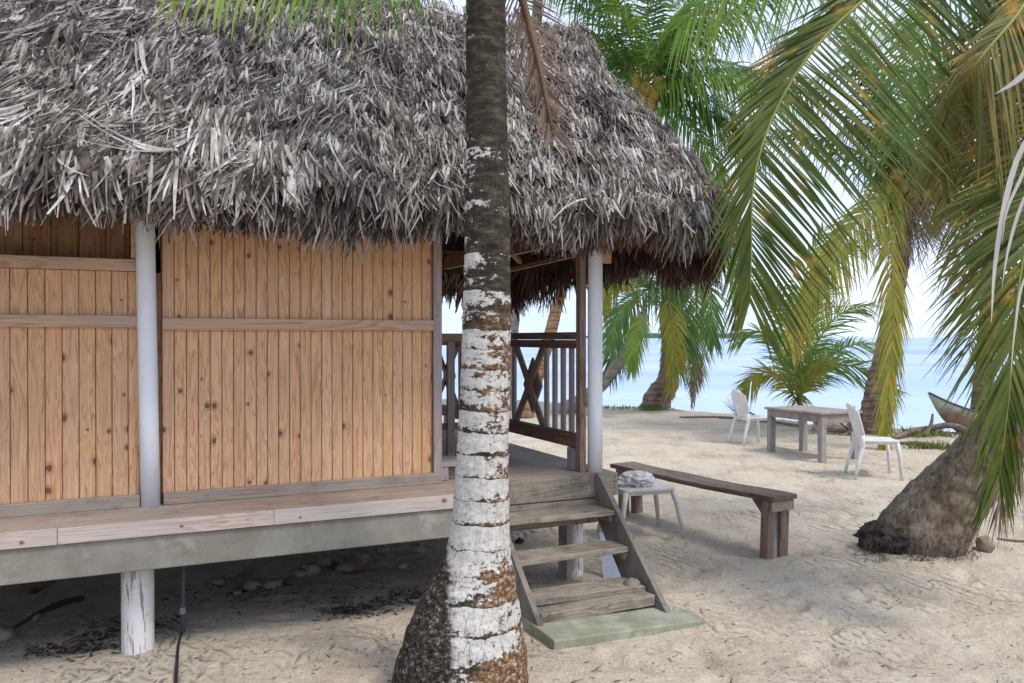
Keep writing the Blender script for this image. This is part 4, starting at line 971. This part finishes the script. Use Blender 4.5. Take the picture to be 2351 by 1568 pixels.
# --- young palm behind the table
by = P(1838, 985, 15.0); by.z = gz(by.x, by.y) - .05; p7, inv = palm_thing('young_palm', 'young stemless palm fanning bright green fronds behind the wooden table', by)
p7['category'] = 'palm'
cy = P(1836, 935, 14.6)
for q_, L, lf, sd_ in [
    (((1838, 870, 14.5), (1850, 800, 14.4), (1868, 680, 14.3), (1905, 590, 14.2), (1965, 560, 14.2)), .62, 'leaf_bright', 61),
    (((1828, 860, 14.5), (1815, 770, 14.5), (1790, 680, 14.4), (1740, 620, 14.4)), .62, 'leaf_bright', 62),
    (((1850, 880, 14.4), (1890, 840, 14.3), (1950, 840, 14.2), (2010, 860, 14.1), (2060, 900, 14.1)), .55, 'leaf_bright', 63),
    (((1815, 900, 14.4), (1790, 865, 14.3), (1755, 855, 14.2), (1725, 875, 14.1), (1705, 905, 14.1)), .45, 'leaf_yellow', 64),
    (((1845, 860, 14.7), (1880, 780, 14.9), (1930, 720, 15), (2000, 700, 15)), .6, 'leaf_bright', 65),
    (((1832, 850, 14.8), (1840, 700, 15), (1855, 610, 15.1), (1890, 530, 15.2)), .6, 'leaf_bright', 66),
    (((1848, 880, 14.6), (1900, 820, 14.9), (1970, 790, 15.2), (2040, 800, 15.4)), .5, 'leaf_bright', 67),
    (((1822, 880, 14.7), (1790, 800, 15), (1740, 760, 15.2), (1690, 780, 15.3)), .5, 'leaf_bright', 68),
    (((1842, 900, 14.2), (1870, 860, 14.0), (1890, 830, 13.9), (1905, 830, 13.8)), .35, 'leaf_yellow', 69)]:
    frond('frond', p7, [by + Vector((0, 0, 0)), cy] + wp(*q_), L * 1.25, MAT[lf], MAT['rib_green'], n=85, N=(0, -.7, .6), aL=(60, 25), aR=(60, 25), droop=.35, width=.032, seed=sd_, inv=inv, start=.3, segs=3, ribr=.03)

# ------------------------------------------------------------------ furniture
# bench
A = Vector((2.0, 6.1, 0)); B = Vector((1.02, 7.72, 0)); ax = (B - A).normalized(); BL = (B - A).length
bn = thing('bench', 'long dark weathered plank bench with trestle ends standing on the sand', 'bench', A, math.atan2(ax.y, ax.x))
b = MB(); nseg = 14; vs = []
for i in range(nseg + 1):
    x = BL * i / nseg; j = lambda s_: s_ * rnd.uniform(-1, 1); sag = -.012 * math.sin(math.pi * i / nseg)
    e1 = .135 + .012 * math.sin(i * .9) + j(.004); e2 = .135 + j(.006)
    zt = .462 + sag
    vs += [(x, -e1, zt - .038 + j(.002)), (x, e2, zt - .038), (x, e2 + j(.003), zt + j(.001)), (x, -e1 + j(.003), zt + j(.001))]
fs = [(0, 1, 2, 3), (nseg * 4 + 3, nseg * 4 + 2, nseg * 4 + 1, nseg * 4)]
for i in range(nseg):
    for k_ in range(4): fs.append((i * 4 + k_, (i + 1) * 4 + k_, (i + 1) * 4 + (k_ + 1) % 4, i * 4 + (k_ + 1) % 4))
b.add(vs, fs); b.build('seat', MAT['brown_x'], bn, .004)
for xb, s_ in ((.10, 1), (BL - .14, -1)):
    for y0, y1 in ((-.105, -.02), (.045, .12)):
        b = MB(); b.beam((xb, (y0 + y1) / 2 * 1.05, -.08), (xb - .02 * s_, (y0 + y1) / 2, .42), .07, y1 - y0, up=(0, 1, 0)); b.build('leg', MAT['brown_z'], bn, .004)
    b = MB(); b.box(xb - .075 * s_ - .012, xb - .075 * s_ + .012, -.115, .115, .345, .42, .002); b.build('end_batten', MAT['grey_x'] if s_ > 0 else MAT['brown_z'], bn, .003)
    b = MB(); b.beam((xb + .03 * s_, -.06, .18), (xb + .26 * s_, -.06, .42), .05, .045); b.build('brace', MAT['brown_z'], bn, .003)
# the dark filler board between the near legs
b = MB(); b.box(.085, .115, -.02, .045, -.05, .40); b.build('leg_filler', MAT['grey_z'], bn, .003)

# low plastic stool with bag
sa = math.atan2(.30, .95); sp_ = Vector((1.05, 6.80, 0))
stl = thing('plastic_stool', 'low off-white plastic stool with splayed legs between the steps and the bench', 'stool', sp_, sa)
b = MB(); W2, D2 = .235, .19
def rrect(w_, d_, r_, n_=5):
    out_ = []
    for cx_, cy_, a0 in ((w_ - r_, -d_ + r_, -90), (w_ - r_, d_ - r_, 0), (-w_ + r_, d_ - r_, 90), (-w_ + r_, -d_ + r_, 180)):
        for i in range(n_ + 1): a = R(a0 + 90 * i / n_); out_.append((cx_ + r_ * math.cos(a), cy_ + r_ * math.sin(a)))
    return out_
def plate(b, w_, d_, r_, z0, z1, cy_=0, tilt=0):
    pr = rrect(w_, d_, r_); m = len(pr)
    b.add([(x, y + cy_, z0 + tilt * y) for x, y in pr] + [(x, y + cy_, z1 + tilt * y) for x, y in pr], [tuple(range(m))[::-1], tuple(range(m, 2 * m))] + [(i, (i + 1) % m, (i + 1) % m + m, i + m) for i in range(m)])
plate(b, W2, D2, .05, .392, .415); plate(b, W2 - .012, D2 - .012, .045, .365, .391); b.build('seat', MAT['plastic_old'], stl, .004)
for sx in (-1, 1):
    for sy in (-1, 1):
        b = MB(); b.tube([(sx * (W2 - .03), sy * (D2 - .03), .39), (sx * (W2 - .005), sy * (D2 - .01), .30), (sx * (W2 + .05), sy * (D2 + .03), -.03)], [.026, .021, .015], 10); b.build('leg', MAT['plastic_old'], stl, smooth=True)
bag = MB(); bag.blob((0, 0, 0), (.14, .11, .066), 6, .32, 3.6, 60, 36); bag.blob((-.12, -.02, -.02), (.10, .07, .035), 9, .35, 4, 40, 24)
s = NT('crumpled_plastic'); g_ = s.noise(s.obj(), 18, 5, .7)
bm_ = s.finish(s.mix(s.ramp(g_, [(.4, 0), (.6, 1)]), (.60, .60, .63), (.88, .88, .90)), .28, s.bump(g_, .9, .02), .6, trans=.25)
bo = bag.build('plastic_bag', bm_, None, smooth=True); bo.location = sp_ + Vector((-.04, -.02, .462)); tag(bo, 'crumpled translucent plastic bag lying on the low stool', 'bag')

# table
a1 = Vector((.90, .436, 0)).normalized(); ta = math.atan2(a1.y, a1.x); tcen = Vector((4.08, 11.32, 0))
tb = thing('wooden_table', 'square grey weathered plank table on the sand between two white chairs', 'table', tcen, ta)
b = MB()
for i in range(5): b.box(-.37 + i * .148, -.37 + (i + 1) * .148 - .004, -.52, .52, .622, .65, .002)
b.build('tabletop', MAT['deck_y'], tb, .003)
b = MB(); pass
for q_ in ((-.34, .34, -.485, -.455, .50, .618), (-.34, .34, .455, .485, .50, .618), (-.35, -.32, -.454, .454, .52, .618), (.32, .35, -.454, .454, .52, .618)):
    b = MB(); b.box(*q_); b.build('apron', MAT['grey_x'], tb, .003)
for sx in (-1, 1):
    for sy in (-1, 1):
        b = MB(); x = sx * .30; y = sy * .44; gg = gz(*(tcen + Vector((0, 0, 0)))[:2])
        b.box(x - .045, x + .045, y - .035 + .02 * sy, y + .035 + .02 * sy, -.08, .62, .006); b.build('leg', MAT['grey_z'], tb, .004)
for sx in (-1, 1):
    b = MB(); b.beam((sx * .30, -.30, .60), (sx * .30, -.42, .36), .03, .05); b.build('brace', MAT['grey_z'], tb)

# white monobloc chairs
def chair(loc, rz, label):
    c = thing('plastic_chair', label, 'chair', loc, rz, 'white plastic chairs at the table')
    b = MB(); plate(b, .21, .21, .05, .425, .445); plate(b, .20, .20, .045, .40, .424); b.build('seat', MAT['plastic'], c, .005)
    b = MB(); vs = []; nx_, nz_ = 10, 10      # backrest at local -y... chair faces +y
    for layer in (0, .014):
        for k_ in range(nz_ + 1):
            t = k_ / nz_; z = .43 + .43 * t; half = (.175 + .03 * math.sin(math.pi * t * .9)) * (1 - .35 * max(0, t - .8) / .2 * 1)
            for i in range(nx_ + 1):
                u = i / nx_ * 2 - 1
                vs.append((u * half, -.20 - .12 * t + .05 * u * u - layer, z - .03 * u * u * (t > .85)))
    m = nx_ + 1; off = m * (nz_ + 1)
    fs = []
    for k_ in range(nz_):
        for i in range(nx_):
            a = k_ * m + i; fs.append((a, a + 1, a + m + 1, a + m)); fs.append((a + off, a + m + off, a + m + 1 + off, a + 1 + off))
    for k_ in range(nz_):
        for i in (0, nx_): a = k_ * m + i; fs.append((a, a + m, a + m + off, a + off))
    for i in range(nx_):
        a = nz_ * m + i; fs.append((a, a + 1, a + 1 + off, a + off)); fs.append((i, i + off, i + 1 + off, i + 1))
    b.add(vs, fs); b.build('backrest', MAT['plastic'], c, 0, True)
    for sx in (-1, 1):
        b = MB(); b.tube([(sx * .185, .18, .42), (sx * .20, .205, .25), (sx * .215, .225, -.05)], [.026, .022, .017], 10); b.build('leg', MAT['plastic'], c, smooth=True)
        b = MB(); b.tube([(sx * .18, -.20, .50), (sx * .185, -.19, .40), (sx * .20, -.25, .2), (sx * .215, -.30, -.05)], [.024, .026, .022, .017], 10); b.build('leg', MAT['plastic'], c, smooth=True)
    return c
chair((3.62, 12.5, -.01), R(-75), 'white plastic chair left of the table, backrest turned to the hut')
chair((4.26, 9.75, -.01), R(-97), 'white plastic chair in front of the table beside the drooping yellow frond')

# boat
bt = thing('dugout_boat', 'green and brown wooden boat with raised bow on the shore behind the leaning palm', 'boat', P(2128, 900, 13.3) * 1 , 0)
bt.location = (6.66, 13.3, gz(6.9, 13.3) - .06); bt.rotation_euler = (0, 0, R(8))
def hull(name, mat, z0, z1, shrink=0):
    b = MB(); vs = []; NS_, NC = 30, 16
    for i in range(NS_ + 1):
        t = i / NS_; x = 4.2 * t
        keel = .66 * max(0, 1 - t / .19) ** 2.0; gun = .40 + .32 * max(0, 1 - t / .20) ** 1.7
        half = .42 * (1 - max(0, 1 - t / .32) ** 2.2) * (1 - .5 * max(0, t - .8) / .2) + .012 - shrink
        for k_ in range(NC + 1):
            a = math.pi * k_ / NC; zz = gun - (gun - keel) * math.sin(a) ** .75 + shrink * math.sin(a)
            vs.append((x, -math.cos(a) * max(.004, half), zz))
    m = NC + 1; b.add(vs, [(i * m + k_, (i + 1) * m + k_, (i + 1) * m + k_ + 1, i * m + k_ + 1) for i in range(NS_) for k_ in range(NC)])
    return b.build(name, mat, bt, smooth=True)
s = NT('painted_hull'); z_ = s.n('SeparateXYZ', Vector=s.obj()).outputs[2]; nn_ = s.noise(s.obj(), 6, 5, .7)
hm = s.finish(s.mix(s.ramp(s.math('ADD', z_, s.math('MULTIPLY', nn_, .2)), [(.46, 0), (.62, 1)]), s.ramp(nn_, [(.3, (.16, .10, .07)), (.7, (.36, .25, .18))]), s.ramp(nn_, [(.3, (.24, .30, .24)), (.7, (.48, .51, .43))])), .6, None, .3)
hull('hull', hm, 0, 0); hull('inner_hull', MAT['grey_x'], 0, 0, .03)
b = MB()
for sgn in (-1, 1):
    pts = []
    for i in range(31):
        t = i / 30; gun = .40 + .32 * max(0, 1 - t / .20) ** 1.7; half = .42 * (1 - max(0, 1 - t / .32) ** 2.2) * (1 - .5 * max(0, t - .8) / .2) + .012
        pts.append((4.2 * t, sgn * half, gun))
    b.tube(pts, .018, 6)
b.build('gunwale', MAT['pipe'], bt, smooth=True)
b = MB(); b.box(1.3, 1.5, -.36, .36, .36, .39); b.box(2.5, 2.7, -.38, .38, .36, .39); b.build('thwart', MAT['rafter_y'], bt)

# ------------------------------------------------------------------ shore debris
def log(name, label, pts, rad, mat='drift', cat='driftwood', group=None, n=10):
    b = MB(); path = spline(pts, 24); c = path[0].copy()
    b.tube([p - c for p in path], [lerpk([(i / (len(rad) - 1), q) for i, q in enumerate(rad)], k_ / 23) for k_ in range(24)], n, fn=lambda t, th: 1 + .22 * mnoise.noise(Vector((math.cos(th) * 2, math.sin(th) * 2, t * 9))))
    o = b.build(name, MAT[mat], None, smooth=True); o.location = c; return tag(o, label, cat, group)
def gp(px, py, dz=0):
    """point on the sand seen at that place"""
    Z = EYE * F / (py - HY)
    for _ in range(6): 
        x = (px - CX) / F * Z; Z = (EYE - gz(x, Z)) * F / (py - HY)
    x = (px - CX) / F * Z
    return Vector((x, Z, gz(x, Z) + dz))
log('driftwood', 'long weathered log lying along the beach crest behind the left white chair', [gp(1560, 958, .03), gp(1660, 962, .03), gp(1760, 972, .04), gp(1850, 985, .04)], [.015, .025, .03, .02])
log('driftwood', 'short dark log on the sand under the wooden table', [gp(1868, 990, .04), gp(1930, 996, .05), gp(1972, 1004, .04)], [.03, .04, .03])
log('driftwood', 'crooked pole propping the boat beside the brown palm foot', [gp(2050, 1012, .03), gp(2100, 1006, .08), P(2130, 985, 13.2), P(2190, 978, 13.0), P(2260, 1010, 12.6)], [.03, .05, .05, .045, .03])
log('driftwood', 'grey branch on the sand left of the boat', [gp(2060, 1020, .02), gp(2115, 1024, .03), gp(2170, 1030, .02)], [.02, .04, .02])
log('driftwood', 'thin stick forked upward beside the boat bow', [gp(2125, 1010, .02), P(2138, 975, 13.1), P(2142, 950, 13.1)], [.03, .03, .015])
log('branch', 'crooked bare branch lying in the shade under the hut at the left', [gp(22, 1452, .01), gp(90, 1420, .03), gp(150, 1395, .03), gp(188, 1382, .02)], [.008, .014, .02, .018], 'rib_dark', 'branch')
log('log', 'fallen dark log at the far right edge beyond the leaning palm', [gp(2290, 1250, .01), gp(2350, 1246, .01), gp(2400, 1240, .01)], [.008, .01, .01], 'drift', 'stick')
def weed(label, c, w_, h_, nn, seed, mat='weed', name='beach_plant'):
    S = Strips(); r = random.Random(seed)
    for i in range(nn):
        p = Vector((r.gauss(0, w_ * .45), r.gauss(0, w_ * .25), 0)); d = Vector((r.gauss(0, .6), r.gauss(0, .6), 1)).normalized()
        S.strip(p, d, Vector((0, -1, 0)), h_ * r.uniform(.4, 1.1), .03, -.2, 3, r.uniform(-1, 1), r.gauss(0, .5), .1)
    o = S.build(name, MAT[mat], None); o.location = c; tag(o, label, 'plant', kind='stuff'); return o
weed('green grass tuft around the foot of the short shore palm', gp(1500, 944), .35, .16, 110, 1, 'grass', 'grass_tuft')
weed('thin green grass at the beach crest by the porch post', gp(1415, 938), .6, .09, 40, 2, 'grass', 'grass_tuft')
weed('low yellowish weed behind the seat of the right white chair', gp(2115, 1003), .5, .16, 160, 3)
weed('small yellow weed clump in front of the boat', gp(2125, 1030), .28, .13, 90, 4)
weed('tiny weed clump under the boat side', gp(2180, 1032), .22, .12, 70, 5)
# fallen dark frond by the left chair
fd = thing('fallen_frond', 'dark dried palm frond lying on the beach crest behind the left white chair', 'palm frond', gp(1725, 958))
inv = Matrix.Translation(-fd.location)
frond('leaf_blades', fd, [gp(1735, 960, .05), gp(1700, 955, .12), gp(1665, 950, .12), gp(1630, 948, .06)], .55, MAT['leaf_dark'], MAT['rib_dark'], n=36, N=(0, -1, .4), aL=(45, 15), aR=(40, 12), droop=-.1, width=.035, seed=71, inv=inv, start=.0, segs=3)
# leafy debris under the table
fd = thing('fallen_frond', 'broken dry frond and twigs heaped behind the wooden table legs', 'palm frond', gp(1900, 1000))
inv = Matrix.Translation(-fd.location)
frond('leaf_blades', fd, [gp(1960, 1000, .03), gp(1925, 996, .20), gp(1895, 994, .26), gp(1880, 996, .10)], .4, MAT['leaf_dry'], MAT['rib_dark'], n=26, N=(0, -1, .4), aL=(70, 30), aR=(60, 20), droop=.3, width=.03, seed=72, inv=inv, start=.0, segs=3)

# coconut by the leaning palm
b = MB(); b.blob((0, 0, 0), (.066, .066, .062), 3, .06, 2, 28, 18); o = b.build('coconut', MAT['husk'], None, smooth=True)
o.location = gp(2264, 1266, .05); tag(o, 'round greyish coconut on the sand beside the leaning palm foot', 'coconut')
# stones and husks in the shade under the hut
nr = random.Random(31)
spec = [(630, 1336, 24, 'rock'), (580, 1345, 17, 'rock'), (712, 1308, 22, 'rock'), (690, 1318, 14, 'rock'), (745, 1290, 16, 'rock'), (790, 1300, 17, 'rock'), (500, 1336, 12, 'rock'), (835, 1278, 14, 'rock'), (880, 1262, 13, 'husk'), (75, 1418, 14, 'rock'), (10, 1456, 22, 'rock'), (960, 1262, 15, 'husk'), (545, 1362, 9, 'rock'), (925, 1300, 10, 'husk')]
lab = ['palest and largest stone of the row under the hut', 'flat stone just left of the largest pale stone under the hut', 'stone beside the middle of the row under the concrete beam', 'small stone tucked between two larger ones under the beam', 'stone right under the concrete beam near its middle', 'round stone right of the middle of the row under the beam', 'small stone nearest the vertical pipe under the hut', 'stone in deep shade left of the foreground palm', 'brown husk in deep shade left of the foreground palm', 'lone small pale stone on the sand left of the white pile', 'pale stone cut by the left edge of the view', 'brown husk closest to the foreground palm trunk', 'tiny stone on the open sand in front of the row', 'small brown husk on the sand by the palm flare']
for i, ((px, py, s_, m), lb_) in enumerate(zip(spec, lab)):
    c = gp(px, py + s_ * .5); rr = s_ / F * c.y
    b = MB(); b.blob((0, 0, 0), (rr * nr.uniform(1, 1.2), rr, rr * nr.uniform(.65, .85)), i, .35, 1.5, 24, 14)
    o = b.build('stone' if m == 'rock' else 'coconut_husk', MAT[m], None, smooth=True); o.location = c + Vector((0, 0, rr * .45)); tag(o, lb_, 'stone' if m == 'rock' else 'husk', 'stones and husks under the hut')
# dark objects behind the steps
b = MB(); b.blob((0, 0, 0), (.05, .045, .055), 4, .4, 2, 26, 16); o = b.build('coconut_husk', MAT['black'], None, smooth=True); o.location = gp(1310, 1312, .04); tag(o, 'black rotten coconut husk on the sand behind the steps', 'husk')
for px in (1168, 1193):
    b = MB(); b.blob((0, 0, 0), (.035, .03, .025), px, .4, 2, 20, 12); o = b.build('pebble', MAT['black'], None, smooth=True); o.location = gp(px, 1247, .015); tag(o, 'dark pebble seen under the top tread of the steps', 'pebble', 'dark pebbles under the steps')
# leaning panel behind the steps, block by the bottom tread
b = MB(); b.add([(0, 0, 0), (.14, .02, 0), (.05, .10, .30), (-.02, .08, .30)] + [(0, .015, 0), (.14, .035, 0), (.05, .115, .30), (-.02, .095, .30)], [(0, 1, 2, 3), (7, 6, 5, 4), (0, 4, 5, 1), (1, 5, 6, 2), (2, 6, 7, 3), (3, 7, 4, 0)])
o = b.build('offcut_panel', MAT['panel'], None); o.location = gp(1386, 1330, -.01); tag(o, 'pale blue-white offcut panel leaning behind the right stair stringer', 'panel')
b = MB(); b.blob((0, 0, 0), (.055, .05, .05), 12, .2, 1.5, 22, 14); o = b.build('stone', MAT['rock'], None, smooth=True); o.location = hw(2.62, -.66, .13); tag(o, 'pale stone wedged at the right end of the bottom tread', 'stone')

# conduit and buried cable
pz = gp(418, 1452)
cd = thing('conduit_pipe', 'thin grey conduit pipe rising from the sand to the floor by the white pile', 'pipe', pz)
b = MB(); b.tube([(0, 0, -.1), (0, 0, .14), (.0, .01, .22), (-.012, .05, .5), (-.012, .05, D - .2)], [.013, .013, .010, .010, .010], 10); b.build('pipe', MAT['pipe'], cd, smooth=True)
b = MB(); b.tube([(0, 0, .10), (0, 0, .135)], [.017, .017], 12); b.build('coupling', m_plain('grey_coupling', (.28, .29, .32), .5, 4, .2), cd)
log('buried_cable', 'black cable half buried in the sand running toward the camera', [gp(416, 1455, .0), gp(409, 1480, .004), gp(405, 1520, .006), gp(402, 1570, .006), gp(396, 1660, .0)], [.006, .008, .009, .009, .009], 'black', 'cable', n=8)

# plank end on the far right and scattered litter
S = Strips(); r = random.Random(77)
def litter(S, n_, xr, yr, lo, hi, wlo, whi, cluster=None):
    for i in range(n_):
        if cluster: c = r.choice(cluster); px = r.gauss(c[0], c[2]); py = r.gauss(c[1], c[3])
        else: px = r.uniform(*xr); py = r.uniform(*yr) ** 1.0
        if py < 960 or py > 1640: continue
        Z = EYE * F / (py - HY); x = (px - CX) / F * Z
        q_ = Vector((x, Z, gz(x, Z) + .004)); a = r.uniform(0, 6.28)
        S.strip(q_, Vector((math.cos(a), math.sin(a), r.uniform(-.05, .2))).normalized(), Vector((0, 0, 1)), r.uniform(lo, hi), r.uniform(wlo, whi), r.uniform(-.2, .3), 3, r.gauss(0, .3), r.gauss(0, .5), .2)
litter(S, 420, (1200, 2500), (980, 1600), .015, .07, .003, .010)
litter(S, 300, (-100, 1200), (1380, 1600), .015, .05, .003, .009)
litter(S, 900, None, None, .02, .08, .006, .016, [(860, 1390, 60, 12), (960, 1372, 40, 10), (800, 1405, 30, 8), (150, 1500, 60, 8), (240, 1470, 40, 10), (620, 1375, 120, 20), (300, 1440, 50, 10)])
litter(S, 260, None, None, .02, .07, .004, .012, [(2030, 1285, 40, 8), (2150, 1295, 40, 6), (1905, 1090, 40, 8)])
o = S.build('leaf_litter', MAT['leaf_dark'], None); tag(o, 'dark bits of dead leaf and twig scattered over the sand', 'litter', kind='stuff')

# dried fronds lying on the upper left of the roof
def roof_hit(px, py):
    o_ = Vector((0, 0, EYE)); d = Vector(((px - CX) / F, 1, -(py - HY) / F))
    p_a = hw(0, -.60, 2.36); p_b = hw(0, VR, ZR); n_ = U.cross(p_b - p_a).normalized()
    t = (p_a - o_).dot(n_) / d.dot(n_); p = o_ + d * t
    return p - d.normalized() * .22
for i, (pts, L, lb_, sd_) in enumerate([([(560, 55), (430, 70), (300, 92), (190, 122), (110, 128)], .34, 'long grey dried frond lying slantwise across the upper left of the thatch', 91), ([(500, 95), (400, 110), (290, 125), (180, 165)], .22, 'shorter grey dried frond just below the long one on the thatch', 92)]):
    pp = [roof_hit(*q_) for q_ in pts]; fd = thing('dried_frond', lb_, 'palm frond', pp[0]); inv = Matrix.Translation(-pp[0])
    frond('leaf_blades', fd, pp, L, MAT['leaf_dark'] if i == 0 else MAT['leaf_dry'], MAT['rib_dark'], n=80, N=(.2, -.8, .8), aL=(14, 8), aR=(16, 8), droop=.12, width=.014, seed=sd_, inv=inv, start=0, ribr=.014)
